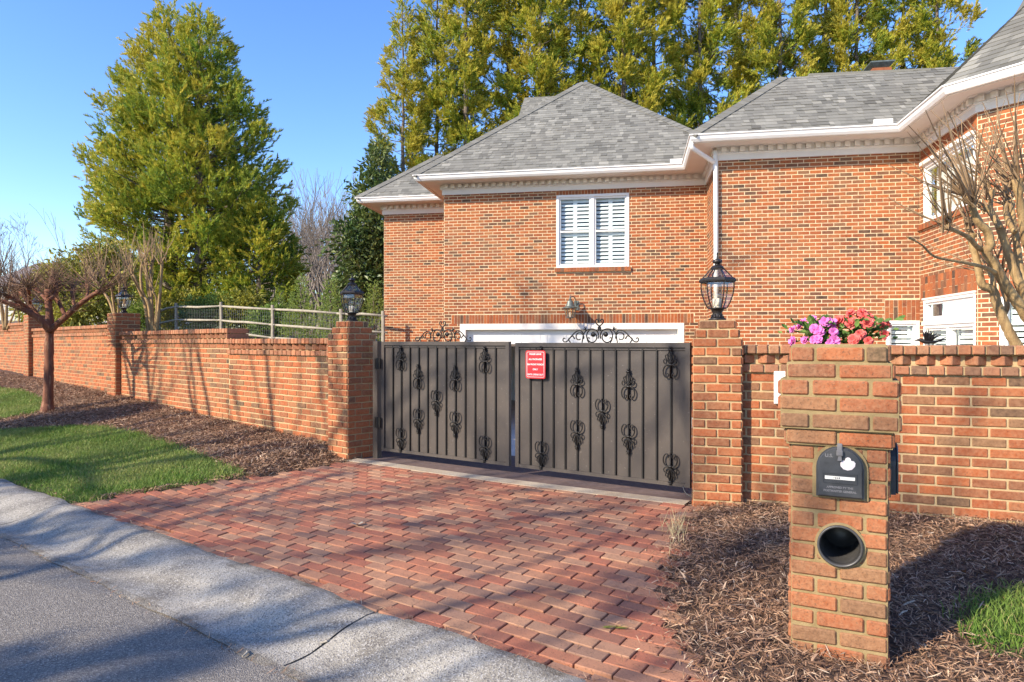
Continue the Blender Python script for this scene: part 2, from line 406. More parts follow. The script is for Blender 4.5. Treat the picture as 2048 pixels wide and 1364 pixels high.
def lay(mb, ln, p, q, za, zb, w, proud, depth, bev, mat=0, jit=1.0, cheap=False, rnd=None):
    r = random.random() if rnd is None else rnd
    c2 = ln.pt((p + q) / 2, w + proud - depth / 2 + random.uniform(-.0015, .0015) * jit)
    rot = np.array([[ln.e.x, ln.n.x, 0], [ln.e.y, ln.n.y, 0], [0, 0, 1]])
    if cheap:
        hx, hz = (q - p) / 2, (zb - za) / 2; o = np.array([c2.x, c2.y, (za + zb) / 2])
        V = np.array([[-hx, 0, -hz], [hx, 0, -hz], [hx, 0, hz], [-hx, 0, hz]])
        f = np.array([0, proud, 0]); Vf = V.copy(); Vf[:, 1] += depth / 2; Vb = V.copy(); Vb[:, 1] += -depth / 2
        # outward is +n: local y
        A = np.concatenate([Vf, Vb]) @ rot.T + o
        mb.addn(A, [(0, 3, 2, 1)[::-1], (0, 1, 5, 4)[::-1], (1, 2, 6, 5)[::-1], (2, 3, 7, 6)[::-1], (3, 0, 4, 7)[::-1]], mat, r); return
    t = random.gauss(0, .006) * jit; t2 = random.gauss(0, .006) * jit
    rz = np.array([[math.cos(t), 0, -math.sin(t)], [0, 1, 0], [math.sin(t), 0, math.cos(t)]]); ry = np.array([[math.cos(t2), -math.sin(t2), 0], [math.sin(t2), math.cos(t2), 0], [0, 0, 1]])
    mb.cbox((c2.x, c2.y, (za + zb) / 2 + random.uniform(-.001, .001) * jit), (q - p) / 2 - random.uniform(0, .002) * jit, depth / 2, (zb - za) / 2 - random.uniform(0, .0015) * jit, rot @ rz @ ry, mat, r, bev)
def slabbox(mb, ln, u0, u1, z0, z1, w0, w1, mat=0, rnd=.5):
    o = ln.xyz(u0, z0, w0); e = Vector((ln.e.x, ln.e.y, 0)); n = Vector((ln.n.x, ln.n.y, 0))
    mb.box(o, e * (u1 - u0), n * (w1 - w0), Vector((0, 0, z1 - z0)), mat, rnd)

def coping(mb, ln, u0, u1, ztop, w, ends=True):
    """rowlock course over a dog-tooth course over a header course, standing proud of the wall"""
    h = .069
    a = u0
    while a < u1 - .03:
        q = min(a + .079, u1); lay(mb, ln, a + .004, q - .004, ztop - h + .004, ztop, w, .036, .30, .006, 0, 1.3); a += .079
    a = u0 + .02; rot = np.array([[ln.e.x, ln.n.x, 0], [ln.e.y, ln.n.y, 0], [0, 0, 1]]); c45 = math.cos(R(45)); r45 = np.array([[c45, -c45, 0], [c45, c45, 0], [0, 0, 1]])
    while a < u1 - .06:
        p = ln.pt(a + .055, w - .045); mb.cbox((p.x, p.y, ztop - 1.5 * h), .05, .05, .031, rot @ r45, 0, random.random(), .005); a += .146
    slabbox(mb, ln, u0 + .01, u1 - .01, ztop - 2 * h - .004, ztop - h + .006, w - .25, w - .035, 1)
    a = u0
    while a < u1 - .03:
        q = min(a + .104, u1); lay(mb, ln, a + .005, q - .005, ztop - 3 * h + .005, ztop - 2 * h - .005, w, .030, .28, .005, 0, 1.2); a += .104
    slabbox(mb, ln, u0 + .004, u1 - .004, ztop - 3 * h + .006, ztop - 2 * h - .006, w - .26, w + .018, 1); slabbox(mb, ln, u0 + .004, u1 - .004, ztop - h + .008, ztop - .008, w - .26, w + .020, 1)
    if ends:
        for k in range(3): slabbox(mb, ln, u1 - .01, u1 + .012, ztop - (k + 1) * h + .004, ztop - k * h - .004, w - .27, w + .032, 0, random.random())

# ------------------------------------------------------------------ terrain
def uv(x, y): return .8 * x - .6 * y, .6 * x + .8 * y
def xy(u, v): return .8 * u + .6 * v, -.6 * u + .8 * v
FU = np.array([-30, -18, -12.6, -9, -6.25, -5.85, -2.0, -1.75, 0, 3, 8.]); FZ = np.array([.9, .63, .476, .354, .30, .165, .185, .215, .245, .26, .3])
FV = np.array([6.2, 5.7, 5.44, 5.05, 4.88, 4.8, 4.98, 5.1, 5.55, 6.3, 7.5])
VB, VA = 2.43, 1.80
def lump(x, y): return .010 * math.sin(3.1 * x + 1.7 * y) + .008 * math.sin(5.3 * y - 2.2 * x + 1)
def zg(x, y):
    u, v = uv(x, y)
    if v <= VA: return -.055 - .006 * (VA - v)
    if v <= VB:
        return float(np.interp(v, [VA, 1.88, 1.98, 2.08, 2.2, 2.32, VB], [-.05, -.060, -.060, -.038, .0, .018, .02]))
    zf = float(np.interp(u, FU, FZ)); vf = float(np.interp(u, FU, FV)); s = min((v - VB) / (vf - VB), 1.0)
    z = .02 + (zf - .02) * (s if u < -2 else s ** (1 + .7 * min(1, (u + 2) / .8)))
    if u < -6.3 or u > -1.5: z += lump(x, y) * min(1, s * 4) * min(1, 4 * (1 - s) + .3)
    return z
def hit(px, py):
    """where the sight line through a pixel meets the ground"""
    dx, dz = (px - CX) / F, (HY - py) / F
    y = .5
    for _ in range(4000):
        if HC + dz * y <= zg(dx * y, y): break
        y += .01
    return Vector((dx * y, y, zg(dx * y, y)))
def inpoly(px, py, P):
    c = False; j = len(P) - 1
    for i in range(len(P)):
        if (P[i][1] > py) != (P[j][1] > py) and px < (P[j][0] - P[i][0]) * (py - P[i][1]) / (P[j][1] - P[i][1]) + P[i][0]: c = not c
        j = i
    return c
G3 = lambda x, y: (x, y, zg(x, y))
def edge_poly(pix): return [tuple(hit(*p)[:2]) for p in pix]

# lawn outlines, taken on the ground
LAWN_L = edge_poly([(152, 1007), (240, 988), (330, 975), (430, 962), (491, 947), (440, 925), (385, 903), (320, 880), (262, 862), (215, 853), (150, 852), (60, 857), (0, 860)]) 
a_, b_ = hit(0, 860), hit(0, 960)
LAWN_L += [(a_.x - 3.2, a_.y + 1.6), (b_.x - 6.5, b_.y + 4.8 - .02)]
LAWN_T = edge_poly([(0, 776), (45, 781), (84, 797), (92, 815), (70, 826), (0, 838)]); q_ = hit(0, 776); q2 = hit(0, 838)
LAWN_T += [(q2.x - 3.0, q2.y + 1.5), (q_.x - 3.0, q_.y + 2.0)]
LAWN_R = edge_poly([(2047, 1168), (1990, 1180), (1935, 1205), (1915, 1240), (1925, 1275), (1960, 1300), (2010, 1305), (2047, 1292)]); r_ = hit(2047, 1168); r2 = hit(2047, 1292)
LAWN_R += [(r2.x + 1.2, r2.y - .55), (r_.x + 1.6, r_.y - .3)]
def in_lawn(x, y):
    u, v = uv(x, y)
    if u < -15.5 and v < float(np.interp(u, FU, FV)) - 1.1: return True
    return inpoly(x, y, LAWN_L) or inpoly(x, y, LAWN_T) or inpoly(x, y, LAWN_R)
DR_L = [tuple(hit(*p)[:2]) for p in ((150, 1006), (300, 986), (491, 957), (690, 925))]
DR_R = [tuple(hit(*p)[:2]) for p in ((1390, 1016), (1352, 1060), (1322, 1130), (1326, 1200), (1352, 1290), (1395, 1364), (1470, 1450))]
UL = [uv(*p) for p in DR_L]; UR = [uv(*p) for p in DR_R]
def drive_ends(v):
    a = float(np.interp(v, [p[1] for p in UL], [p[0] for p in UL])); b = float(np.interp(v, [p[1] for p in UR][::-1], [p[0] for p in UR][::-1])); return a, b

# lines of the walls
LW = Line((-2.09, 7.62), (-.737, .675)); LW.e = -LW.e; LW.n = Vector((LW.e.y, -LW.e.x))   # u runs to the right; negative u is further away
RW = Line((2.52, 4.78), (.924, -.383))
GATE = Line(((763 - CX) / F * 7.33, 7.33), ((1383 - CX) / F * 5.42 - (763 - CX) / F * 7.33, 5.42 - 7.33))
GLEN = math.hypot((1383 - CX) / F * 5.42 - (763 - CX) / F * 7.33, 5.42 - 7.33)

def build_ground():
    # far land: one wide sheet reaching the horizon, well below the near surfaces until it rises behind the walls
    mb = MB(); rr = [0, 6, 12, 20, 30, 45, 70, 110, 200, 500, 1500, 4000]; N = 64; V = []
    for r in rr:
        for k in range(N):
            a = 2 * math.pi * k / N; x, y = r * math.cos(a), r * math.sin(a) + 6
            back = min(max((y - 45) / 40, 0), 1); z = -.35 + 2.4 * back + (.5 * math.sin(x * .03) * back)
            V.append((x, y, z))
    fs = [(i * N + k, i * N + (k + 1) % N, (i + 1) * N + (k + 1) % N, (i + 1) * N + k) for i in range(len(rr) - 1) for k in range(N)]
    mb.add(V, [f[::-1] for f in fs]); struct(mb.build('ground', M['farland'], smooth=True))
    # road
    mb = MB(); us = np.arange(-40, 20.1, 1.0); vs = [-14, -6, -3, -1, 0, .8, 1.4, VA - .02, VA + .05]
    V = [(*xy(u, v), zg(*xy(u, min(v, VA - .02))) + (.004 * math.sin(u * 2.1 + v) if v < 1.5 else -.004)) for u in us for v in vs]; nv = len(vs)
    mb.add(V, [(i * nv + j, (i + 1) * nv + j, (i + 1) * nv + j + 1, i * nv + j + 1) for i in range(len(us) - 1) for j in range(nv - 1)])
    struct(mb.build('road', M['asphalt'], smooth=True))
    # kerb in cast lengths with open joints
    mb = MB(); joints = [-34]
    j1 = uv(*hit(655, 1283)[:2])[0]; j0 = uv(*hit(62, 1028)[:2])[0]
    joints = [j0 - 12, j0 - 9, j0 - 6, j0 - 3, j0, j1, j1 + 2.9, j1 + 6, j1 + 9]
    for a, b in zip(joints[:-1], joints[1:]):
        n = max(4, int((b - a) / .12)); us = np.linspace(a + .007, b - .007, n); vs = np.linspace(VA, VB - .004, 14); nv = len(vs); V = []
        for u in us:
            edge = min(u - a, b - u); dip = -.012 * max(0, 1 - edge / .03)
            for v in vs:
                x, y = xy(u, v + (.008 * math.sin(u * 5.3 + 1) + .006 * math.sin(u * 13.7) + random.gauss(0, .003)) * (1 - min(v - VA, VB - v) / .32)); ve = min(v - VA, VB - v); V.append((x, y, zg(x, y) + .006 + dip - .006 * max(0, 1 - ve / .03) + .003 * math.sin(u * 4 + v * 9) + random.gauss(0, .0008)))
        ed = [min(j, nv - 2 - j) for i in range(n - 1) for j in range(nv - 1)]; mb.addn(V, [(i * nv + j, (i + 1) * nv + j, (i + 1) * nv + j + 1, i * nv + j + 1) for i in range(n - 1) for j in range(nv - 1)], 0, [max(.25, 1.05 - .24 * q) for q in ed])
        for u in (us[0], us[-1]):
            P = [(*xy(u, v), zg(*xy(u, v)) - .006) for v in vs]; Q = [(p[0], p[1], p[2] - .12) for p in P]
            mb.add(P + Q, [(j, j + 1, nv + j + 1, nv + j) for j in range(nv - 1)])
    us = np.linspace(joints[0], joints[-1], 60); V = []
    for u in us:
        for v in (VA - .05, VB + .05): V.append((*xy(u, v), zg(*xy(u, VA if v < 2 else 2.3)) - .05))
    mb.add(V, [(2 * i, 2 * i + 2, 2 * i + 3, 2 * i + 1) for i in range(59)], mat=1)
    struct(mb.build('kerb', [M['kerb'], M['sand']], smooth=True))
    # beds and lawn share one height field
    lawn, bed = MB(), MB(); us = np.arange(-27, 5.01, .1); T = np.linspace(0, 1.06, 30); nt = len(T); V = []
    for u in us:
        vf = float(np.interp(u, FU, FV)) + .25
        for t in T:
            v = VB + .002 + (vf - VB) * t; x, y = xy(u, v); V.append((x, y, zg(x, y) - .012 + random.gauss(0, .004)))
    A, B = [], []
    for i in range(len(us) - 1):
        for j in range(nt - 1):
            f = (i * nt + j, (i + 1) * nt + j, (i + 1) * nt + j + 1, i * nt + j + 1); c = np.mean([V[k] for k in f], 0)
            u, v = uv(c[0], c[1]); dl, dr = drive_ends(v)
            if dl + .12 < u < dr - .12: continue
            (A if in_lawn(c[0], c[1]) else B).append(f)
    lawn.add(V, A); bed.add(V, B)
    struct(lawn.build('lawn', M['turf'], smooth=True)); struct(bed.build('mulch_bed', M['soil'], smooth=True))
    # driveway: pavers on a sand bed
    mb = MB(); ex = np.array([GATE.e.x, GATE.e.y, 0]); ey = np.array([-GATE.e.y, GATE.e.x, 0])
    base = []
    vs = np.linspace(VB - .03, 5.0, 22)
    for v in vs:
        a, b = drive_ends(v)
        for k in range(14):
            x, y = xy(a - .1 + (b - a + .2) * k / 13, v); base.append((x, y, zg(x, y) - .030))
    mb.add(base, [(i * 14 + k, i * 14 + k + 1, (i + 1) * 14 + k + 1, (i + 1) * 14 + k) for i in range(21) for k in range(13)], mat=1)
    Lp, Wp = .183, .0895
    def gv(x, y): return (x - GATE.p.x) * GATE.n.x + (y - GATE.p.y) * GATE.n.y      # distance in front of the gate
    for i in range(0, 48):
        w = .30 + (i + .5) * Wp
        for k in range(-14, 44):
            uu = (k + .5 * (i % 2)) * Lp + Lp / 2; c = GATE.pt(uu, w); u, v = uv(c.x, c.y); a, b = drive_ends(v)
            hl = Lp / 2
            if v < VB + .035 or u < a - .02 or u > b + .06: continue
            cut0 = max(0, a + .0 - (u - hl)) if u - hl < a else 0
            z = zg(c.x, c.y); d = .05; g1 = GATE.pt(uu + .1, w); g2 = GATE.pt(uu, w + .1)
            tx = (zg(g1.x, g1.y) - z) / .1; ty = -(zg(g2.x, g2.y) - z) / .1
            X = np.array([GATE.e.x, GATE.e.y, tx + random.gauss(0, .008)]); Yv = np.array([-GATE.n.x, -GATE.n.y, ty + random.gauss(0, .01)]); X /= np.linalg.norm(X); Yv /= np.linalg.norm(Yv); Z = np.cross(X, Yv)
            rot = np.stack([X, Yv, Z], 1)
            mb.cbox((c.x, c.y, z - d / 2 + random.gauss(0, .0018)), Lp / 2 - .0026 - random.uniform(0, .0022), Wp / 2 - .0026 - random.uniform(0, .0016), d / 2, rot, 0, random.random(), .0035)
    # edging row along the kerb, laid parallel to it
    u = drive_ends(VB)[0]
    while u < drive_ends(VB + .1)[1]:
        x, y = xy(u + .1, VB + .012 + .0); a = R(-36.87)
        rot = np.array([[.8, .6, 0], [-.6, .8, 0], [0, 0, 1]])
        mb.cbox((x, y, zg(x, y) - .026 + random.gauss(0, .002)), .098, .046, .025, rot, 0, random.random(), .006); u += .204
    struct(mb.build('driveway', [M['paver'], M['sand']]))
    # concrete strip and the brown slab under the gate
    mb = MB(); us = np.linspace(-.32, GLEN + .05, 40)
    def sheet(w0, w1, dz, mat, thick=.05):
        V = []
        for u in us:
            bow = .05 * math.sin(math.pi * min(max(u / GLEN, 0), 1))
            for w in (w0 + bow if w0 > 0 else w0, w1 + bow):
                p = GATE.pt(u, w); z = max(zg(p.x, p.y), .165 if w < .1 else 0) + dz; V += [(p.x, p.y, z), (p.x, p.y, z - thick)]
        fs = []
        for i in range(39):
            o = i * 4; fs += [(o, o + 4, o + 6, o + 2)[::-1], (o + 2, o + 6, o + 7, o + 3)[::-1], (o, o + 1, o + 5, o + 4)[::-1]]
        mb.add(V, fs, mat)
    sheet(.175, .30, .004, 0); struct(mb.build('concrete_strip', M['strip'])); mb = MB(); sheet(-.9, .172, -.004, 0); struct(mb.build('gate_slab', M['slab']))
    # raised garden behind the left wall, and the court behind the gate
    mb = MB(); V = []; NX, NY = 50, 30
    for i in range(NX + 1):
        u = -34 + 34.0 * i / NX
        for j in range(NY + 1):
            t = (j / NY) ** 1.6; d = .12 + 48 * t; p = LW.pt(u, -d)
            V.append((p.x, p.y, yard(p.x, p.y) + random.gauss(0, .012)))
    mb.add(V, [(i * (NY + 1) + j, (i + 1) * (NY + 1) + j, (i + 1) * (NY + 1) + j + 1, i * (NY + 1) + j + 1) for i in range(NX) for j in range(NY)])
    struct(mb.build('garden_ground', M['yard'], smooth=True))
    mb = MB(); V = [(x, y, .10) for x in (-3.2, 12) for y in (3.0, 30)]; mb.add([(-3.4, 8.2, .12), (1.6, 5.9, .12), (5, 4.6, .12), (14, 2, .12), (14, 30, .12), (-6, 30, .12)], [(0, 1, 2, 3, 4, 5)]); struct(mb.build('court_ground', M['court']))
def yard(x, y): 
    z = 1.36 + max(0, (-5.2 - x)) * .05
    return min(z, 2.3) + max(0, y - 24) * .02

def scatter_grass(n_per, P, h, jitter=.012, z0=-.01):
    xs = [p[0] for p in P]; ys = [p[1] for p in P]; out = []
    area = (max(xs) - min(xs)) * (max(ys) - min(ys)); n = int(area * n_per)
    X = rng.uniform(min(xs), max(xs), n); Y = rng.uniform(min(ys), max(ys), n)
    keep = [i for i in range(n) if inpoly(X[i] + random.gauss(0, jitter), Y[i] + random.gauss(0, jitter), P) and Y[i] > .6 and uv(X[i], Y[i])[1] > VB + .01 and abs(X[i]) < Y[i] * .86 + 1.2]
    return X[keep], Y[keep]
def build_grass():
    V, Fc, Rn = [], [], []
    def blades(X, Y, hm, wm):
        n = len(X); Z = np.array([zg(X[i], Y[i]) for i in range(n)]) - .014
        a = rng.uniform(0, 2 * np.pi, n); h = hm * rng.uniform(.5, 1.25, n); l = h * rng.uniform(.2, 1.0, n); b = rng.uniform(0, 2 * np.pi, n); w = wm * rng.uniform(.7, 1.4, n)
        P0 = np.stack([X - np.cos(a) * w, Y - np.sin(a) * w, Z], 1); P1 = np.stack([X + np.cos(a) * w, Y + np.sin(a) * w, Z], 1)
        Mx = np.stack([X + np.cos(b) * l * .4, Y + np.sin(b) * l * .4, Z + h * .65], 1); D = np.stack([np.cos(a) * w * .7, np.sin(a) * w * .7, 0 * a], 1)
        T = np.stack([X + np.cos(b) * l, Y + np.sin(b) * l, Z + h], 1)
        W = np.stack([P0, P1, Mx + D, Mx - D, T], 1).reshape(-1, 3); k = np.arange(n)[:, None] * 5
        patch = .5 + .28 * np.sin(X * 2.3 + 1.1 * Y) * np.sin(Y * 1.9 - X) + rng.normal(0, .2, n); patch = np.clip(patch, 0, .98)
        patch[rng.random(n) < .05] = 1.0
        return W, k + np.array([[0, 1, 2, 3]]), k + np.array([[3, 2, 4]]), patch
    mb = MB()
    for P, dens, h, w in ((LAWN_L, 7000, .045, .0032), (LAWN_T, 4200, .05, .004), (LAWN_R, 8000, .055, .0022)):
        X, Y = scatter_grass(dens, P, h, .035)
        W, q, t, r = blades(X, Y, h, w); nn = mb.n
        mb.addn(W, q, 0, r); mb.V.append(np.zeros((0, 3))); mb.L.append((t + nn).ravel()); mb.T.append(np.full(len(t), 3)); mb.Rn.append(r); mb.M.append(np.zeros(len(t), int))
    tag(mb.build('grass', M['grass']), 'short green lawn grass beside the kerb and mulch', 'grass', None, 'stuff')
def build_chips():
    mb = MB()
    def chips(X, Y, size):
        n = len(X); Z = np.array([zg(X[i], Y[i]) for i in range(n)]) + rng.uniform(-.008, .022, n)
        a = rng.uniform(0, 2 * np.pi, n); L = size * rng.uniform(.35, 1.5, n); w = size * rng.uniform(.05, .15, n); p = rng.normal(0, .35, n); b = rng.normal(0, .5, n)
        D = np.stack([np.cos(a) * np.cos(p), np.sin(a) * np.cos(p), np.sin(p)], 1); S = np.stack([-np.sin(a) * np.cos(b), np.cos(a) * np.cos(b), np.sin(b)], 1)
        C = np.stack([X, Y, Z], 1); up = np.array([0, 0, 1.0]); bend = (L * rng.uniform(-.1, .15, n))[:, None] * up
        L, w = L[:, None] / 2, w[:, None] / 2
        W = np.stack([C - D * L - S * w * .5, C - D * L + S * w * .5, C + bend - S * w, C + bend + S * w, C + D * L - S * w * .4, C + D * L + S * w * .4], 1).reshape(-1, 3); k = np.arange(n)[:, None] * 6
        r = np.clip(rng.normal(.45, .25, n), 0, 1)
        mb.addn(W, np.concatenate([k + np.array([[0, 1, 3, 2]]), k + np.array([[2, 3, 5, 4]])]), 0, np.concatenate([r, r]))
    # left bed and the ring round the tree
    n = 190000; U = rng.uniform(-21, -5.2, n); T = rng.random(n); X, Y = [], []
    for u, t in zip(U, T):
        vf = float(np.interp(u, FU, FV)); v = VB + (vf + .1 - VB) * t; x, y = xy(u, v)
        if in_lawn(x + random.gauss(0, .03), y + random.gauss(0, .03)) or u > drive_ends(v)[0] - .03 or abs(x) > .82 * y: continue
        if v < VB + .02: continue
        if random.random() > min(1, 1.1 * 9 / (y * 1.0 + 1)): continue
        X.append(x); Y.append(y)
    chips(np.array(X), np.array(Y), .066)
    n = 85000; U = rng.uniform(-2.3, 2.6, n); T = rng.random(n); X, Y = [], []
    for u, t in zip(U, T):
        vf = float(np.interp(u, FU, FV)); v = VB + (vf - VB) * t; x, y = xy(u, v)
        if in_lawn(x + random.gauss(0, .06), y + random.gauss(0, .06)) or u < drive_ends(v)[1] + random.gauss(-.01, .035) or abs(x) > .82 * y + .3: continue
        X.append(x); Y.append(y)
    chips(np.array(X), np.array(Y), .044)
    n = 1500; U = rng.uniform(-2.0, 2.4, n); T = rng.random(n); X, Y = [], []
    for u, t in zip(U, T):
        vf = float(np.interp(u, FU, FV)); v = VB + (vf - VB) * t; x, y = xy(u, v)
        if not in_lawn(x, y) and u > drive_ends(v)[1] + .1: X.append(x); Y.append(y)
    chips(np.array(X), np.array(Y), .085)
    # a few strays on the paving and in the joint along the kerb
    X, Y = [], []
    for _ in range(260):
        v = VB + .02 + abs(random.gauss(0, 1.2)); 
        if v > 4.5: continue
        a, b = drive_ends(v); u = b - abs(random.gauss(0, .22)); x, y = xy(u, v); X.append(x); Y.append(y)
    for _ in range(420):
        u = random.uniform(-6.5, -.5); x, y = xy(u, VB - .01 + random.gauss(0, .012)); X.append(x); Y.append(y)
    for _ in range(340):
        u = random.uniform(-8.5, -.8); x, y = xy(u, VA - .01 + random.gauss(0, .018)); X.append(x); Y.append(y)
    chips(np.array(X), np.array(Y), .035)
    tag(mb.build('mulch_chips', M['chip']), 'shredded brown bark mulch spread over the planting beds', 'mulch', None, 'stuff')

# ------------------------------------------------------------------ garden walls and pillars
def wall_panel(t, ln, u0, u1, ztop, zbot, name='wall_panel', mats=None, th=.22, cope=True, back=False, far=False):
    mb = MB(); mm = mats or [M['brick'], M['mortar']]
    zc = ztop - (.207 if cope else 0)
    slabbox(mb, ln, u0, u1, zbot, zc + .01, -th, -.002, 1)
    bricks(mb, ln, u0, u1, zc - math.ceil((zc - zbot) / .0677) * .0677, zc, 0, shift=random.uniform(0, .2), cheap=far, depth=.03 if not far else .012)
    p = mb.build(name, mm, t)
    if cope:
        mb = MB(); coping(mb, ln, u0, u1, ztop, 0); mb.build('coping', [M['brickcap'], M['mortar']], p)
    return p
def pillar(mb, cx, cy, e, half, z0, z1, course=.0677, mats=(0, 1), steps=((.04, 1), (.08, 1)), joint=.010, bev=.005, jit=1.3, blen=None, corb=None, proud=.006):
    """square brick pillar, stretchers and headers alternating, with stepped courses on top"""
    e = Vector(nrm2(*e)); n = Vector((e.y, -e.x)); nrow = int(round((z1 - z0) / course)); ch = (z1 - z0) / nrow
    rows = [(z0 + i * ch, z0 + (i + 1) * ch, half + (corb[nrow - 1 - i] if corb and nrow - 1 - i < len(corb) else 0)) for i in range(nrow)]
    zt = z1
    for ins, k in steps:
        for _ in range(k): rows.append((zt, zt + ch, half - ins)); zt += ch
    c = Vector((cx, cy))
    for i, (a, b, h) in enumerate(rows):
        r3 = np.array([[e.x, -n.x, 0], [e.y, -n.y, 0], [0, 0, 1]])
        mb.cbox((cx, cy, (a + b) / 2), h - .004, h - .004, (b - a) / 2, r3, mats[1])
        for s in range(4):
            es = Vector((e.x, e.y)); es.rotate(Matrix.Rotation(R(90) * s, 2)); ns = Vector((es.y, -es.x))
            ln = Line(c + ns * h, es); w = 2 * h
            if i % 2 == 0: cuts = [0, .5, 1]
            else: cuts = [0, .27, .77, 1]
            for p, q in zip(cuts[:-1], cuts[1:]):
                lay(mb, ln, -h + p * w + joint / 2, -h + q * w - joint / 2, a + joint / 2, b - joint / 2, 0, proud, .04, bev, mats[0], jit)
    return zt
def corner_pillar(px, Y, e, half):
    """centre of a pillar whose nearest front-left corner stands at the pixel column px and depth Y"""
    x = (px - CX) / F * Y; e = Vector(nrm2(*e)); d = Vector((-e.y, e.x)); c = Vector((x, Y)) + e * half + d * half; return c

def build_walls():
    # left wall, stepping up as it recedes
    t = thing('brick_garden_wall', 'long sunlit brick garden wall stepping up to the left behind the mulch bed', 'wall', LW.xyz(-6, .35))
    Sst = LW.u_at(458); Sp1 = LW.u_at(242); Sp1b = LW.u_at(222); Sp2 = LW.u_at(66); Sp2b = LW.u_at(48)
    wall_panel(t, LW, Sst, .10, 1.455, .1); wall_panel(t, LW, Sp1 - .1, Sst, 1.598, .15); 
    wall_panel(t, LW, Sp2 - .1, Sp1b + .1, 1.737, .2, far=True); wall_panel(t, LW, Sp2b - 6.5, Sp2b + .1, 1.90, .3, far=True)
    for (ua, zt) in ((Sp1, 1.93), (Sp2, 2.06)):
        mb = MB(); c = LW.pt(ua - .20, -.11); pillar(mb, c.x, c.y, LW.e, .205, .2, zt, steps=()); mb.build('pier', [M['brick'], M['mortar']], t)
    # wall behind it, its shade painted in as a darker brick
    lb = Line(LW.pt(Sp2 + .4, -1.7), LW.e); t2 = thing('brick_garden_wall', 'brick wall coloured dark as if in shade, in the garden behind the sunlit wall and its lamp pier', 'wall', lb.xyz(0, 1.9))
    u1 = lb.u_at(226); mb = MB(); slabbox(mb, lb, 0, u1, 1.2, 1.99, -.2, -.002, 1); bricks(mb, lb, 0, u1, 1.24, 1.98, 0, cheap=True, depth=.012); mb.build('wall_panel', [M['brickshade'], M['mortarold']], t2)
    mb = MB(); slabbox(mb, lb, -.02, u1 + .02, 1.99, 2.05, -.23, .03, 0); mb.build('coping', [M['brickshade']], t2)
    # right wall
    t = thing('brick_garden_wall', 'low brick wall with dog-tooth coping running right from the gate behind the mailbox pillar', 'wall', RW.xyz(0, .2))
    wall_panel(t, RW, RW.u_at(1470), 3.6, 1.385, .05)
    # gate pillars
    cl = corner_pillar(694.6, 7.22, (.675, .737), .185); e = (.675, .737)
    mb = MB(); pillar(mb, cl.x, cl.y, e, .185, .02, 1.502, steps=((.03, 1), (.062, 1))); o = mb.build('brick_gate_pillar', [M['brick'], M['mortar']]); tag(o, 'brick pillar at the left end of the gate, its right face in shade', 'pillar', 'gate pillars')
    er = (.955, -.295); cr = corner_pillar(1385, 5.13, er, .178)
    mb = MB(); pillar(mb, cr.x, cr.y, er, .178, .02, 1.437, steps=((.02, 1), (.045, 1))); o = mb.build('brick_gate_pillar', [M['brick'], M['mortar']]); tag(o, 'brick pillar at the right end of the gate, lit on its front face', 'pillar', 'gate pillars')
    return cl, cr, Sp1, Sp2

# ------------------------------------------------------------------ post lanterns
def make_lantern():
    t = thing('post_lantern', 'x', 'lantern', (0, 0, 0), 'post lanterns on the brick piers')
    mb = MB(); mb.lathe([(.066, 0), (.066, .012), (.05, .018), (.038, .03), (.036, .06), (.044, .072), (.052, .086), (.07, .088), (.07, .096)], sides=24, cap=True)
    for k in range(8): a = k * R(45); mb.tube([(.05 * math.cos(a), .05 * math.sin(a), .018), (.037 * math.cos(a), .037 * math.sin(a), .045)], .006, 5)
    mb.build('base', M['lampiron'], t, True)
    ph = R(30) ; S6 = [(ph + k * R(60)) for k in range(6)]
    prof = [(.070, .094), (.094, .14), (.114, .20), (.122, .25), (.120, .290)]
    g = MB()
    for k in range(6):
        a, b = S6[k], S6[(k + 1) % 6]; V = []
        for r, z in prof: V += [(r * math.cos(a), r * math.sin(a), z), (r * math.cos(b), r * math.sin(b), z)]
        g.add(V, [(2 * i, 2 * i + 1, 2 * i + 3, 2 * i + 2) for i in range(len(prof) - 1)])
        r2 = [(.118, .322), (.044, .398)]; V = []
        for r, z in r2: V += [(r * math.cos(a), r * math.sin(a), z), (r * math.cos(b), r * math.sin(b), z)]
        g.add(V, [(0, 1, 3, 2)])
    g.build('glass', M['lampglass'], t)
    f = MB()
    for a in S6:
        f.tube([((r + .001) * math.cos(a), (r + .001) * math.sin(a), z) for r, z in prof], .0052, 6)
        f.tube([(.120 * math.cos(a), .120 * math.sin(a), .318), (.044 * math.cos(a), .044 * math.sin(a), .40)], .0048, 6)
    f.lathe([(.124, .286), (.137, .296), (.139, .308), (.130, .322), (.118, .326)], sides=6, ph=ph, cap=False)
    f.lathe([(.115, .286), (.124, .286)], sides=6, ph=ph, cap=False)
    f.lathe([(.05, .392), (.052, .402), (.040, .415), (.022, .425), (.018, .434), (.032, .44), (.038, .45), (.034, .462), (.018, .470), (.008, .474), (.006, .50), (.0072, .514), (.002, .522)], sides=20)
    f.build('frame', M['lampiron'], t, False)
    c = MB()
    for k in range(3):
        a = k * R(120) + .4; x, y = .026 * math.cos(a), .026 * math.sin(a); c.lathe([(.011, .11), (.011, .165), (.007, .168)], (x, y, 0), 10)
        c.lathe([(.006, .168), (.011, .185), (.009, .205), (.002, .225)], (x, y, 0), 10, mat=1)
    c.lathe([(.03, .096), (.03, .104), (.012, .112), (.008, .13)], sides=12)
    c.build('candle_cluster', [M['plasticwhite'], M['lampglass']], t, True)
    return t
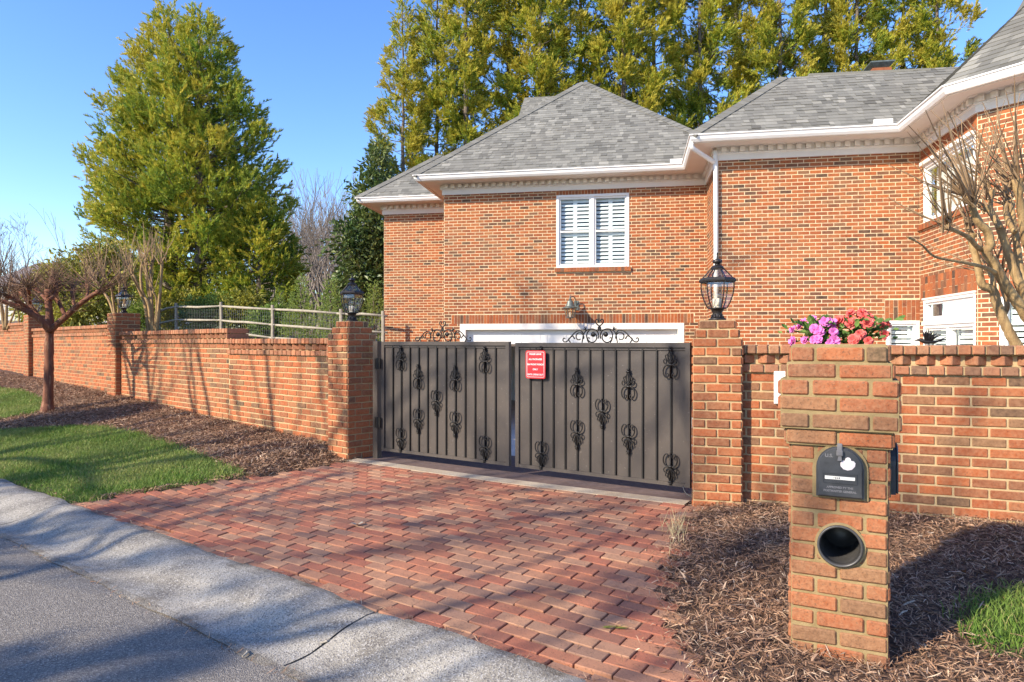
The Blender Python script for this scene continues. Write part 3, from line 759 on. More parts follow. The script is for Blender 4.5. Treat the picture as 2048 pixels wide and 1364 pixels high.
def build_lanterns(cl, cr, Sp1, Sp2):
    proto = make_lantern(); spots = [((cr.x, cr.y), 1.437 + .0677 * 2 + .002, 'black glass lantern on the right gate pillar, against the brick house', 1.0, 6),
        ((cl.x, cl.y), 1.502 + .0677 * 2 + .002, 'black glass lantern on the left gate pillar beside the timber fence', 1.0, 25)]
    for u, z, lb in ((Sp1, 1.932, 'black glass lantern on the wall pier behind the pruned myrtle'), (Sp2, 2.062, 'small distant lantern on the farther pier, half hidden by branches')):
        c = LW.pt(u - .20, -.11); spots.append(((c.x, c.y), z, lb, 1.0, 10))
    for i, (c, z, lb, s, a) in enumerate(spots):
        o = proto if i == 0 else copy_tree(proto); o.location = (c[0], c[1], z); o.rotation_euler = (0, 0, R(a)); o['label'] = lb; o.scale = (s, s, s)
# ------------------------------------------------------------------ the double gate
def arc(cx, cy, r, a0, a1, n=14, r1=None):
    r1 = r if r1 is None else r1
    return [(cx + (r + (r1 - r) * i / n) * math.cos(R(a0 + (a1 - a0) * i / n)), cy + (r + (r1 - r) * i / n) * math.sin(R(a0 + (a1 - a0) * i / n))) for i in range(n + 1)]
def smooth_path(P, n=6):
    out = []; P = [Vector((*p, 0)) if len(p) == 2 else Vector(p) for p in P]; m = len(P)
    for i in range(m - 1):
        p0, p1, p2, p3 = P[max(i - 1, 0)], P[i], P[i + 1], P[min(i + 2, m - 1)]
        for k in range(n):
            t = k / n; out.append(.5 * ((2 * p1) + (p2 - p0) * t + (2 * p0 - 5 * p1 + 4 * p2 - p3) * t * t + (3 * p1 - p0 - 3 * p2 + p3) * t ** 3))
    out.append(P[-1]); return out
def ornament_mesh():
    """cast fleur: two scrolls, a collar, leaf curls and a slim palmette; local x sideways, z up, y towards the street is negative"""
    mb = MB()
    def tb(P, r, dy=-.010):
        for s in (-1, 1):
            Q = smooth_path(P, 5); n = len(Q); rr = [r[0] + (r[1] - r[0]) * i / (n - 1) for i in range(n)]
            mb.tube([(s * q.x, dy, q.y) for q in Q], rr, 6)
    tb([(0, .100), (.022, .106), (.046, .092), (.058, .062), (.054, .028), (.036, .006), (.018, .014), (.016, .032), (.028, .038)], (.0058, .0048))
    tb([(.004, .112), (.026, .112), (.046, .118), (.055, .136), (.046, .154), (.034, .148), (.036, .138)], (.0048, .0044))
    tb([(.004, .120), (.018, .135), (.034, .158), (.040, .178), (.034, .186)], (.0042, .0050)); tb([(.002, .13), (.012, .15), (.022, .178), (.026, .196)], (.0036, .0048))
    tb([(.002, .125), (.013, .155), (.016, .185), (.009, .212), (.004, .226)], (.0050, .0045))
    mb.cbox((0, -.010, .106), .018, .011, .008, bev=.003); mb.cbox((0, -.010, .230), .015, .010, .0075, bev=.003)
    for a in (-32, 0, 32): mb.tube([(0, -.010, .236), (.022 * math.sin(R(a)), -.012, .236 + .022 * math.cos(R(a)))], (.005, .0025), 6)
    mb.tube([(0, -.008, .0), (0, -.008, .24)], .006, 6)
    return mb
def crest_mesh():
    mb = MB()
    def tb(P, r0=.0058, r1=.0050, sm=True):
        for s in (-1, 1):
            Q = smooth_path(P, 4) if sm else [Vector((*p, 0)) for p in P]; n = len(Q); mb.tube([(s * q.x, 0, q.y) for q in Q], [r0 + (r1 - r0) * i / (n - 1) for i in range(n)], 6)
    tb(arc(.066, .062, .058, 205, 205 - 290, 22) + arc(.066, .062, .058, -85, -265, 16, .022), sm=False)                 # big inner ring closing on a rosette
    tb([(.006, .104), (.012, .13), (.0, .148)] ); tb([(0, .118), (.03, .112), (.075, .122), (.125, .11), (.155, .072), (.165, .02), (.17, .004)])
    tb([(0, .146), (.022, .160), (.036, .178), (.034, .198), (.018, .204), (.010, .192), (.018, .182)])
    tb(arc(.198, .052, .047, 200, 200 - 330, 22, .020), sm=False); tb([(.152, .075), (.175, .104), (.205, .108), (.245, .088), (.29, .045), (.318, .016), (.345, .010), (.362, .024), (.352, .044), (.338, .036)])
    tb([(.24, .035), (.262, .06), (.285, .050)]); tb([(.100, .004), (.118, .028), (.108, .046), (.094, .040)]); tb([(.286, .004), (.304, .03), (.296, .044)]) 
    for s in (-1, 1):
        mb.lathe([(.004, -.012), (.020, -.006), (.023, 0), (.020, .006), (.004, .012)], (0, 0, 0), 12)
        V = mb.V[-1]; mb.V[-1] = np.stack([V[:, 0] + s * .060, V[:, 2], V[:, 1] + .074], 1)
        for a in (25, 60, 95): mb.tube([(s * .132, 0, .112), (s * (.132 + .034 * math.cos(R(a))), 0, .112 + .034 * math.sin(R(a)))], (.007, .002), 5)
    for a in (0, 72, 144, 216, 288): mb.tube([(0, 0, .126), (.018 * math.cos(R(a + 18)), 0, .126 + .018 * math.sin(R(a + 18)))], (.006, .003), 5)
    return mb
def build_gate():
    zb, zt, half = .250, 1.402, GLEN / 2
    om = ornament_mesh(); cm = crest_mesh(); e3 = Vector((GATE.e.x, GATE.e.y, 0)); ang = math.atan2(GATE.e.y, GATE.e.x)
    first = {}
    def leaf(u0, u1, lb, orn, zt, nb, sign):
        t = thing('gate_leaf', lb, 'gate', GATE.xyz((u0 + u1) / 2, zb), 'iron gate leaves')
        mb = MB(); slabbox(mb, GATE, u0 + .03, u1 - .03, zb + .02, zt - .03, -.004, .004); mb.build('panel', M['gatepanel'], t)
        mb = MB(); f = .038
        for a, b in ((u0, u0 + f), (u1 - f, u1)): slabbox(mb, GATE, a, b, zb, zt, -.02, .022)
        slabbox(mb, GATE, u0 + f, u1 - f, zt - f, zt, -.02, .021); slabbox(mb, GATE, u0 + f, u1 - f, zb, zb + .03, -.02, .021); slabbox(mb, GATE, u0 + f, u1 - f, zt - f - .022, zt - f - .012, .004, .016)
        mb.build('frame', M['gatepanel'], t)
        step = (u1 - u0 - 2 * f) / (nb + 1); us = [u0 + f + step * (i + 1) for i in range(nb)]
        for i, u in enumerate(us):
            mb = MB(); slabbox(mb, GATE, u - .0065, u + .0065, zb + .03, zt - f - .012, .0045, .018); mb.build('bar', M['iron'], t)
        for (i, zc, up) in orn:
            if 'o' not in first:
                o = om.build('ornament', M['iron'], None, True); first['o'] = o
            else: o = first['o'].copy(); COL.objects.link(o)
            p = GATE.xyz(us[i], zc, .020); o.parent = t; o.matrix_parent_inverse = Matrix.Translation(t.location).inverted()
            o.location = p; o.rotation_euler = (0, 0, ang) if up else (0, R(180), ang)
        if 'c' not in first: o = cm.build('crest', M['iron'], None, True); first['c'] = o
        else: o = first['c'].copy(); COL.objects.link(o)
        o.parent = t; o.matrix_parent_inverse = Matrix.Translation(t.location).inverted(); o.location = GATE.xyz(sign, zt - .002); o.rotation_euler = (0, 0, ang)
        return t, us
    n = 11
    # left leaf bars: ornaments stand on bars 2, 5, 7, 9 and 11-ish of the row
    uL = [GATE.u_at(v) for v in (796, 846, 883, 919, 978)]; uR = [GATE.u_at(v) for v in (1078, 1149, 1199, 1251, 1332)]
    def pick(us, u): return min(range(len(us)), key=lambda i: abs(us[i] - u))
    def olist(u0, u1, ux):
        f = .038; step = (u1 - u0 - 2 * f) / (n + 1 + 1); us = [u0 + f + step * (i + 1) for i in range(n + 1)]; k = [pick(us, u) for u in ux]; r = []
        for i in (k[0], k[4]): r += [(i, zt - .285, True), (i, zb + .262, False)]
        for i in (k[1], k[3]): r += [(i, zt - .472, True), (i, zb + .476, False)]
        return r + [(k[2], zb + .675, False)]
    tl, usl = leaf(.02, half - .036, 'left leaf of the dark iron gate, hinged at the shaded brick pillar', olist(.02, half - .036, uL), zt + .012, n + 1, GATE.u_at(885))
    tr, usr = leaf(half + .036, GLEN - .005, 'right leaf of the dark iron gate, carrying the red sign', olist(half + .036, GLEN - .005, uR), zt, n + 1, GATE.u_at(1199))
    # hinge post beside the left pillar
    t = thing('gate_post', 'slim metal hinge post between the left brick pillar and the gate', 'post', GATE.xyz(-.06, .15)); mb = MB(); slabbox(mb, GATE, -.095, -.028, .12, 1.42, -.03, .035); mb.build('post', M['gatepanel'], t)
    for z in (.55, 1.18):
        mb = MB(); slabbox(mb, GATE, -.05, .03, z - .055, z + .055, .036, .052); p = GATE.pt(-.012, .05); mb.lathe([(.013, z - .06), (.013, z + .06)], (p.x, p.y, 0), 10); mb.build('hinge', M['iron'], t)
    # sign
    uc = GATE.u_at(1077.5); w = .098; z0, z1 = 1.098, 1.345
    (ua, za), (ub, zb_) = GATE.uz(1057, 756), GATE.uz(1096, 701); w = (ub - ua) / 2; uc = (ua + ub) / 2; z0, z1 = za, zb_
    t = thing('gate_sign', 'red rectangular notice with white lettering hung on the gate', 'sign', GATE.xyz(uc, z0, .04))
    def rr(w, h, r, n=5):
        P = []
        for cx_, cy_, a in ((w - r, h - r, 0), (-w + r, h - r, 90), (-w + r, -h + r, 180), (w - r, -h + r, 270)):
            P += [(cx_ + r * math.cos(R(a + 90 * k / n)), cy_ + r * math.sin(R(a + 90 * k / n))) for k in range(n + 1)]
        return P
    h = (z1 - z0) / 2; zc = (z0 + z1) / 2; n3 = Vector((GATE.n.x, GATE.n.y, 0)); Z = Vector((0, 0, 1))
    mb = MB(); mb.prism(rr(w, h, .018), GATE.xyz(uc, zc, .043), e3, Z, n3 * .004); mb.build('plate', M['red'], t)
    mb = MB(); A = rr(w - .012, h - .012, .012); B = rr(w - .0155, h - .0155, .009); N = len(A); O = GATE.xyz(uc, zc, .0482)
    V = [tuple(O + e3 * a + Z * b) for a, b in A + B]; mb.add(V, [(i, (i + 1) % N, N + (i + 1) % N, N + i) for i in range(N)]); mb.build('border', M['signwhite'], t)
    for i, (s, dz) in enumerate((('PLEASE LEAVE', .094), ('ALL PACKAGES', .048), ('ON FRONT PORCH', .002), ('ONLY', -.042), ('GATE OPENS OUT', -.088))):
        text('lettering', s, t, GATE.xyz(uc, zc + dz * h / .125 - .008, .049), ang, .0205, 2 * w - .036, M['signwhite'])
    mb = MB(); mb.tube([GATE.xyz(uc, z1 - .012, .049), GATE.xyz(uc, z1 + .02, .03)], .0025, 6); mb.tube([GATE.xyz(uc - .018, z1 + .03, .03), GATE.xyz(uc, z1 + .018, .045), GATE.xyz(uc + .018, z1 + .03, .03)], .003, 6); mb.build('hanger', M['iron'], t)
def text(name, s, parent, loc, ang, size, wmax, mat, tilt=90):
    c = bpy.data.curves.new(name, 'FONT'); c.body = s; c.align_x = 'CENTER'; c.size = size; c.extrude = .0004; c.offset = .0006
    o = bpy.data.objects.new(name, c); COL.objects.link(o); c.materials.append(mat)
    bpy.context.view_layer.update(); wd = o.dimensions.x; k = min(1.0, wmax / wd) if wd > 0 else 1
    o.scale = (k, 1, 1); o.location = loc; o.rotation_euler = (R(tilt), 0, ang)
    bpy.context.view_layer.update(); me = bpy.data.meshes.new_from_object(o); m = bpy.data.objects.new(name, me); COL.objects.link(m); m.matrix_world = o.matrix_world.copy(); bpy.data.objects.remove(o)
    if parent: adopt(m, parent)
    return m

# ------------------------------------------------------------------ mailbox pillar
def build_mailbox():
    e = Vector(nrm2(.893, -.449)); n = Vector((e.y, -e.x)); half = .193; Yl = 3.04
    c = Vector(((1580 - CX) / F * Yl, Yl)) + e * half - n * half
    mb = MB(); corb = [0, .016, .040, .040, .040, .018]
    zt = pillar(mb, c.x, c.y, e, half, -.06, 1.388, course=.0724, steps=(), corb=corb, joint=.0095, bev=.006, jit=2.2, proud=.005)
    rot = np.array([[e.x, -n.x, 0], [e.y, -n.y, 0], [0, 0, 1]]); mb.cbox((c.x, c.y, zt + .001), half - .008, half - .008, .006, rot, 1, bev=.003)
    # mortar bed round the openings
    pf = Line(c + n * half, e)
    o = mb.build('brick_mailbox_pillar', [M['brickold'], M['mortarold']]); tag(o, 'stout weathered brick pillar in the foreground mulch, holding mailbox and flowers', 'pillar')
    ang = math.atan2(e.y, e.x); e3 = Vector((e.x, e.y, 0)); n3 = Vector((n.x, n.y, 0)); Z = Vector((0, 0, 1))
    def arch(w, h, k=14):
        r = w; P = [(-w, 0), (w, 0)] + [(r * math.cos(R(180 * i / k)), h - r + r * math.sin(R(180 * i / k))) for i in range(k + 1)]; return P
    def mailbox(ln, uc, zb, lb, detail=True):
        w, h = .093, .218; t = thing('mailbox', lb, 'mailbox', ln.xyz(uc, zb, .02), 'mailboxes set in the brick pillar'); ex = Vector((ln.e.x, ln.e.y, 0)); nn = Vector((ln.n.x, ln.n.y, 0)); an = math.atan2(ex.y, ex.x)
        mb = MB(); mb.prism(arch(w + .016, h + .020), ln.xyz(uc, zb - .010, -.02), ex, Z, nn * .0305); mb.build('mortar_bed', M['mortarold'], t)
        mb = MB(); mb.prism(arch(w, h), ln.xyz(uc, zb, .0), ex, Z, nn * .030); body = mb.build('body', M['mailblack'], t)
        mb = MB(); mb.prism(arch(w - .006, h - .007), ln.xyz(uc, zb + .003, .0305), ex, Z, nn * .010)
        d = mb.build('door', M['mailblack'], t); d.modifiers.new('bevel', 'BEVEL').width = .004
        if detail:
            mb = MB(); mb.cbox(ln.xyz(uc, zb + h - .004, .042), .0105, .006, .019, np.array([[ex.x, -nn.x, 0], [ex.y, -nn.y, 0], [0, 0, 1]]), bev=.003); mb.cbox(ln.xyz(uc, zb + h - .026, .048), .013, .008, .012, np.array([[ex.x, -nn.x, 0], [ex.y, -nn.y, 0], [0, 0, 1]]), bev=.003)
            mb.prism([(-.009, -.022), (.009, -.022), (.006, 0), (-.006, 0)], ln.xyz(uc, zb + h - .036, .046), ex, Z, nn * .006); mb.build('latch', M['mailgrey'], t)
            mb = MB()
            for a, b, q, r_ in ((-.066, .066, .062, .0645), (-.066, .066, .103, .1055), (-.066, -.0635, .0645, .103), (.0635, .066, .0645, .103)):
                slabbox(mb, ln, uc + a, uc + b, zb + q, zb + r_, .0405, .044)
            mb.build('label_frame', M['mailblack'], t)
            mb = MB(); slabbox(mb, ln, uc - .058, uc + .058, zb + .078, zb + .0915, .0405, .0425); lab = mb.build('address_label', M['plasticwhite'], t)
            tx = text('lettering', '1 2 4 3', t, ln.xyz(uc - .012, zb + .0815, .0428), an, .009, .05, M['mailblack'])
            P = [(0, -.026), (.016, -.022), (.028, -.008), (.030, .006), (.024, .014), (.013, .016), (.012, .024), (.006, .029), (-.002, .029), (-.008, .024), (-.010, .015), (-.020, .014), (-.028, .004), (-.027, -.010), (-.016, -.022)]
            mb = MB(); mb.prism(P, ln.xyz(uc + .030, zb + .146, .0405), ex, Z, nn * .0012); mb.build('sticker', M['signwhite'], t)
            text('lettering', 'U.S.', t, ln.xyz(uc - .042, zb + .172, .0405), an, .020, .05, M['mailgrey']); text('lettering', 'MAIL', t, ln.xyz(uc - .036, zb + .140, .0405), an, .020, .06, M['mailblack'])
            text('lettering', 'APPROVED BY THE', t, ln.xyz(uc, zb + .040, .0405), an, .012, .12, M['mailgrey']); text('lettering', 'POSTMASTER GENERAL', t, ln.xyz(uc, zb + .024, .0405), an, .012, .13, M['mailgrey'])
        return t
    uc, zb = pf.uz(1680, 994); ztop = pf.uz(1680, 893)[1]
    mailbox(pf, uc, zb + .004, 'black arched mailbox with a white label on the front of the brick pillar')
    rs = Line(c + e * half, (-n.x, -n.y)); mailbox(rs, -.0, zb + .01, 'black mailbox seen edge-on on the right side of the brick pillar', False)
    # newspaper tube: a ribbed sleeve sunk into the pillar (its mortar collar stands a little proud)
    uc2, zc2 = pf.uz(1680, 1091); r = .086; t = thing('newspaper_tube', 'round ribbed black newspaper tube set in the brick pillar under the mailbox', 'tube', pf.xyz(uc2, zc2))
    def ring(prof, mat, name, par, smooth=True):
        mb = MB(); S = 40; V = []
        for rad, d in prof:
            for k in range(S): a = 2 * math.pi * k / S; V.append(tuple(pf.xyz(uc2 + rad * math.cos(a), zc2 + rad * math.sin(a), d)))
        mb.add(V, [(i * S + k, i * S + (k + 1) % S, (i + 1) * S + (k + 1) % S, (i + 1) * S + k) for i in range(len(prof) - 1) for k in range(S)]); return mb.build(name, mat, par, smooth)
    ring([(r + .017, -.02), (r + .014, .0070), (r + .002, .009)], M['mortarold'], 'mortar_collar', t, False)
    ring([(r + .004, .004), (r + .004, .020), (r - .004, .022), (r - .007, .012)], M['tubeblack'], 'rim', t)
    pr = [(r - .007, .012)]
    for i in range(14): d = -.004 - i * .018; pr += [(r - .010, d), (r - .006, d - .006), (r - .010, d - .012)]
    pr += [(r - .010, -.28), (.001, -.281)]
    ring(pr, M['tubeblack'], 'sleeve', t)
    # cut the bore out of the pillar
    cm = MB(); S = 32; V = []
    for d in (-.27, .08):
        for k in range(S): a = 2 * math.pi * k / S; V.append(tuple(pf.xyz(uc2 + (r + .001) * math.cos(a), zc2 + (r + .001) * math.sin(a), d)))
    inside(o, pf, uc2, zc2, r + .004)
    return c, e, n, zt
def inside(o, pf, uc, zc, r):
    """open the bore: bricks and mortar core on the front face are cut back inside the tube's circle"""
    import bmesh
    bm = bmesh.new(); bm.from_mesh(o.data); 
    c3 = pf.xyz(uc, zc); e = Vector((pf.e.x, pf.e.y, 0)); n = Vector((pf.n.x, pf.n.y, 0)); lay_ = bm.faces.layers.float.get('rnd')
    # slice the front with the sides of a 24-gon, then drop what lies inside it
    S = 24
    reg = [f for f in bm.faces if (f.calc_center_median() - c3).dot(n) > -.30 and abs((f.calc_center_median() - c3).dot(e)) < .5 and abs(f.calc_center_median().z - zc) < r + .12]
    for k in range(S):
        a = 2 * math.pi * (k + .5) / S; d = e * math.cos(a) + Vector((0, 0, 1)) * math.sin(a)
        geo = set(reg); 
        for f in reg: geo.update(f.edges); geo.update(f.verts)
        res = bmesh.ops.bisect_plane(bm, geom=list(geo), plane_co=c3 + d * r * math.cos(math.pi / S), plane_no=d)
        reg = [f for f in bm.faces if abs((f.calc_center_median() - c3).dot(e)) < .3 and abs(f.calc_center_median().z - zc) < r + .12 and (f.calc_center_median() - c3).dot(n) > -.30]
    kill = []
    for f in bm.faces:
        q = f.calc_center_median() - c3; a, b, w = q.dot(e), q.z, q.dot(n)
        if w > -.27 and math.hypot(a, b) < r * .999: kill.append(f)
    bmesh.ops.delete(bm, geom=kill, context='FACES'); bm.to_mesh(o.data); bm.free()

def flower_template(petal_len, layers, rnd0):
    V, Fq = [], []
    for li, (np_, ln, lift, z) in enumerate(layers):
        for k in range(np_):
            a = 2 * math.pi * (k + .5 * li) / np_ + random.uniform(-.2, .2); L = petal_len * ln * random.uniform(.85, 1.15); wd = L * .48
            ca, sa = math.cos(a), math.sin(a); pts = []
            for t, w, h in ((.08, .25, 0), (.55, 1.0, .5), (1.0, .65, 1.0)):
                for s in (-1, 1):
                    rr_, ss = L * t, wd * w * s; zz = z + lift * L * h ** 1.3 + random.uniform(-.12, .12) * L * (t > .9)
                    pts.append((ca * rr_ - sa * ss, sa * rr_ + ca * ss, zz))
            b = len(V); V += pts; Fq += [(b, b + 1, b + 3, b + 2), (b + 2, b + 3, b + 5, b + 4)]
    return np.array(V), np.array(Fq)
def build_flowers(c, e, n, zt):
    e3 = np.array([e.x, e.y, 0]); n3 = np.array([n.x, n.y, 0]); Z = np.array([0, 0, 1.0]); C = np.array([c.x, c.y, zt])
    def bunch(name, lb, cat, mat, blooms, leaves, stemc, lay, size):
        t = thing(name, lb, cat, tuple(C + e3 * stemc[0] + n3 * .02)); base = C + e3 * stemc[0]
        for (a, d, z) in blooms:
            mb = MB(); V, Fq = flower_template(size * random.uniform(.85, 1.2), lay, 0); out = np.array([a - stemc[0], d, (z - .05) * .6]); P = C + e3 * a + n3 * d + Z * z
            nn = e3 * (a - stemc[0]) * 3 + n3 * (d * 2 + .12) + Z * (.10 + z * .5); nn = nn / np.linalg.norm(nn); q = Vector((0, 0, 1)).rotation_difference(Vector(nn)).to_matrix()
            mb.addn(V @ np.array(q).T + P, Fq, 0, .5); mb.build('blossom', mat, t, True)
        mb = MB()
        for (a, d, z) in blooms: 
            P = C + e3 * a + n3 * d + Z * (z - .004); mb.tube([tuple(base + (P - base) * .1), tuple(base + (P - base) * .55 + Z * .02), tuple(P)], .003, 4, rnd=.3)
        for _ in range(leaves):
            a = stemc[0] + random.gauss(0, stemc[1]); d = random.uniform(-.06, .12); z = random.uniform(.01, stemc[2]); P = C + e3 * a + n3 * d + Z * z
            L = random.uniform(.024, .044); dirv = e3 * (a - stemc[0]) * 4 + n3 * random.uniform(-.2, .6) + Z * random.uniform(.0, .5) + e3 * random.gauss(0, .3); dirv /= np.linalg.norm(dirv) + 1e-9
            s = np.cross(dirv, Z + n3 * .7); s /= np.linalg.norm(s) + 1e-9; up = np.cross(s, dirv)
            V = [P, P + dirv * L * .35 + s * L * .3 + up * .004, P + dirv * L * .75 + s * L * .26, P + dirv * L, P + dirv * L * .75 - s * L * .26, P + dirv * L * .35 - s * L * .3 + up * .004, P + dirv * L * .5 - up * .006]
            mb.add(V, [(0, 1, 6), (1, 2, 6), (2, 3, 6), (3, 4, 6), (4, 5, 6), (5, 0, 6)], 0, random.random())
        mb.build('foliage', M['flowerleaf'], t, False)
    L1 = [(6, 1.0, .1, 0), (5, .8, .4, .004), (4, .5, .9, .008)]; L2 = [(7, 1.0, .0, 0), (7, .85, .35, .003), (6, .65, .8, .006), (4, .4, 1.3, .008)]
    pk = [(-.19, .06, .015), (-.185, .02, .07), (-.152, .05, .02), (-.12, .12, .035), (-.165, .02, .095), (-.10, .03, .12), (-.08, .12, .06), (-.06, .10, .085), (-.045, .14, .03), (-.02, .13, .025), (-.075, .13, .015), (-.09, .11, .095), (-.035, .06, .105), (-.135, .0, .115), (-.01, .12, .06), (-.055, -.02, .11)]
    random.seed(4); pk = [(a + random.gauss(0, .014), d, z + random.gauss(0, .010)) for a, d, z in pk[::1]]
    rd = [(.035, .06, .115), (.06, .08, .10), (.09, .04, .135), (.075, .0, .145), (.115, .05, .12), (.14, .06, .10), (.13, -.01, .13), (.165, .05, .08), (.175, .07, .05), (.16, .08, .03), (.10, .09, .095), (.055, .02, .135), (.105, .01, .145), (.15, .0, .115), (.18, .02, .09), (.07, .15, .022), (.095, .13, .055), (.02, .03, .10), (.085, .07, .12), (.17, .0, .07), (.04, .0, .125), (.11, .14, .018)]
    rd = [(a * 1.03 - .004 + random.gauss(0, .012), d, z + random.gauss(0, .008)) for i, (a, d, z) in enumerate(rd) if i not in (4, 9, 13, 18)]
    bunch('flowering_plant', 'magenta pink blossoms on the left of the brick mailbox pillar', 'flowers', M['pink'], pk, 150, (-.075, .06, .115), L1, .022)
    bunch('flowering_plant', 'coral red ruffled blossoms on the right of the brick mailbox pillar', 'flowers', M['coral'], rd, 170, (.085, .055, .115), L2, .023)

def build_small():
    # intercom on the right wall
    ua, z1 = RW.uz(1548, 742); z0 = RW.uz(1548, 807)[1]; t = thing('intercom_box', 'white rectangular keypad box on the wall, half hidden by the mailbox pillar', 'box', RW.xyz(ua + .06, z0, .02))
    mb = MB(); slabbox(mb, RW, ua, ua + .13, z0, z1, .006, .05); o = mb.build('housing', M['plasticwhite'], t); o.modifiers.new('bevel', 'BEVEL').width = .005
    mb = MB(); slabbox(mb, RW, ua + .02, ua + .11, z0 + .02, z1 - .02, .051, .055); mb.build('cover', M['plasticwhite'], t)
    # metal bird on the right wall
    u, _ = RW.uz(1862, 688); z = 1.386; t = tag(bpy.data.objects.new('bird_ornament', None), 'small black metal bird with raised wings on the right brick wall', 'ornament'); COL.objects.link(t); t.location = RW.xyz(u, z, -.08)
    mb = MB(); B = lambda a, b, w=0: tuple(RW.xyz(u + a, z + b, -.08 + w))
    mb.tube([B(-.088, .030), B(-.070, .034), B(-.055, .036), B(-.02, .022), B(.03, .020), B(.065, .028)], [.002, .006, .011, .016, .012, .003], 8); mb.tube([B(.0, .02), B(.0, .0)], .004, 6); mb.lathe([(.025, 0), (.025, .005)], B(0, 0), 12); mb.build('body', M['iron'], t, True)
    mb = MB()
    for s in (-1, 1):
        for i, (dx, dz) in enumerate(((-.030, .085), (-.008, .095), (.018, .085), (.04, .065), (.058, .045))):
            p, q = B(-.02 + i * .008, .026, s * .008), B(-.02 + dx + .02, .026 + dz * .85, s * .045); m = tuple((np.array(p) + np.array(q)) / 2 + np.array([0, 0, .008])); mb.tube([p, m, q], [.003, .0065, .0015], 5)
    for a in (-.014, 0, .014): mb.tube([B(.05, .026), B(.10, .040 + a, a)], [.005, .002], 5)
    mb.build('wing', M['iron'], t)
    # things lying on the paving
    def leafy(name, lb, cat, px, py, mat, P, curl):
        g = hit(px, py); mb = MB(); n = len(P); V = [(g.x + a, g.y + b, g.z + .006 + curl * (a * a + b * b) * 20 + random.uniform(0, .012)) for a, b in P] + [(g.x, g.y, g.z + .006)]
        mb.add(V, [(i, (i + 1) % n, n) for i in range(n)]); tag(mb.build(name, mat), lb, cat)
    leafy('fallen_leaf', 'pale curled dead leaf lying on the brick driveway', 'leaf', 714, 1052, M['deadleaf'], [(-.045, -.01), (-.02, .02), (.0, .012), (.03, .03), (.045, .005), (.025, -.015), (-.01, -.028)], .4)
    g = hit(1226, 1257); mb = MB()
    for i in range(26):
        a = random.uniform(-.5, .5); b = random.uniform(0, .09); p = Vector((g.x - .05 + b, g.y + random.uniform(-.006, .006) - .15 * b, g.z + .006)); d = Vector((math.cos(a) * .045, math.sin(a) * .04, random.uniform(.002, .018))); s = Vector((-d.y, d.x, 0)).normalized() * .0025
        mb.add([tuple(p - s), tuple(p + s), tuple(p + d)], [(0, 1, 2)], 0, random.uniform(.5, 1))
    tag(mb.build('conifer_sprig', M['lime']), 'small green conifer sprig dropped on the driveway pavers', 'sprig')
    mb = MB()
    for _ in range(70):
        g = hit(1352 + random.gauss(0, 9), 1068 + random.gauss(0, 14)); a = random.uniform(0, 6.28); h = random.uniform(.05, .17); l = h * random.uniform(.1, .6); s = Vector((math.cos(a), math.sin(a), 0)) * .0022; b = random.uniform(0, 6.28); q = Vector((math.cos(b) * l, math.sin(b) * l, h))
        mb.add([tuple(g - s), tuple(g + s), tuple(g + q * .6 + s * .6), tuple(g + q)], [(0, 1, 2, 3)])
    tag(mb.build('dry_weed', M['straw']), 'tuft of dry straw weed at the driveway edge by the right gate pillar', 'weed')
    mb = MB(); P = [atY(1366, 972, 5.33), atY(1370, 984, 5.30), atY(1378, 991, 5.27), atY(1392, 996, 5.25)]; mb.tube(smooth_path([tuple(p) for p in P], 5), .006, 6); tag(mb.build('black_cable', M['tubeblack'], None, True), 'short black cable hanging at the foot of the gate by the right pillar', 'cable')
    for i, (px, py, lb) in enumerate(((970 - 330, 1291, 'tan twig lying on the kerb joint'), (485, 1318, 'small brown twig lying on the asphalt beside the kerb'))):
        g = hit(px, py); mb = MB(); a = R(20 + 50 * i); mb.tube([(g.x, g.y, g.z + .008), (g.x + .03 * math.cos(a), g.y + .03 * math.sin(a), g.z + .014), (g.x + .06 * math.cos(a + .4), g.y + .06 * math.sin(a + .4), g.z + .008)], [.004, .005, .003], 6); tag(mb.build('twig', M['deadleaf']), lb, 'twig')
# ------------------------------------------------------------------ the house
EH = Vector(nrm2(.985, -.174)); DH = Vector((-EH.y, EH.x))             # along the front, and into the depth
RS = Line(((1437 - CX) / F * 12.5, 12.5), EH)                          # right-hand section
LRET = 1.95
GA = Line(RS.p + DH * LRET, EH)                                        # garage section
WB = Line(GA.p + DH * 2.0, EH)                                         # left wing, set further back
C0 = RS.pt(RS.u_at(1840))
F1 = Line(C0, (-.18, -.98)); C1 = F1.pt(F1.u_at(1955))
F2 = Line(C1, (.545, -.839)); C2 = F2.pt(1.7); F3 = Line(C2, EH); C3 = F3.pt(2.6)
RET = Line(GA.p, -DH)                                                  # short return wall between garage and right section
ZW, ZS, ZE = 4.735, 4.975, 5.06
ZB = -.1

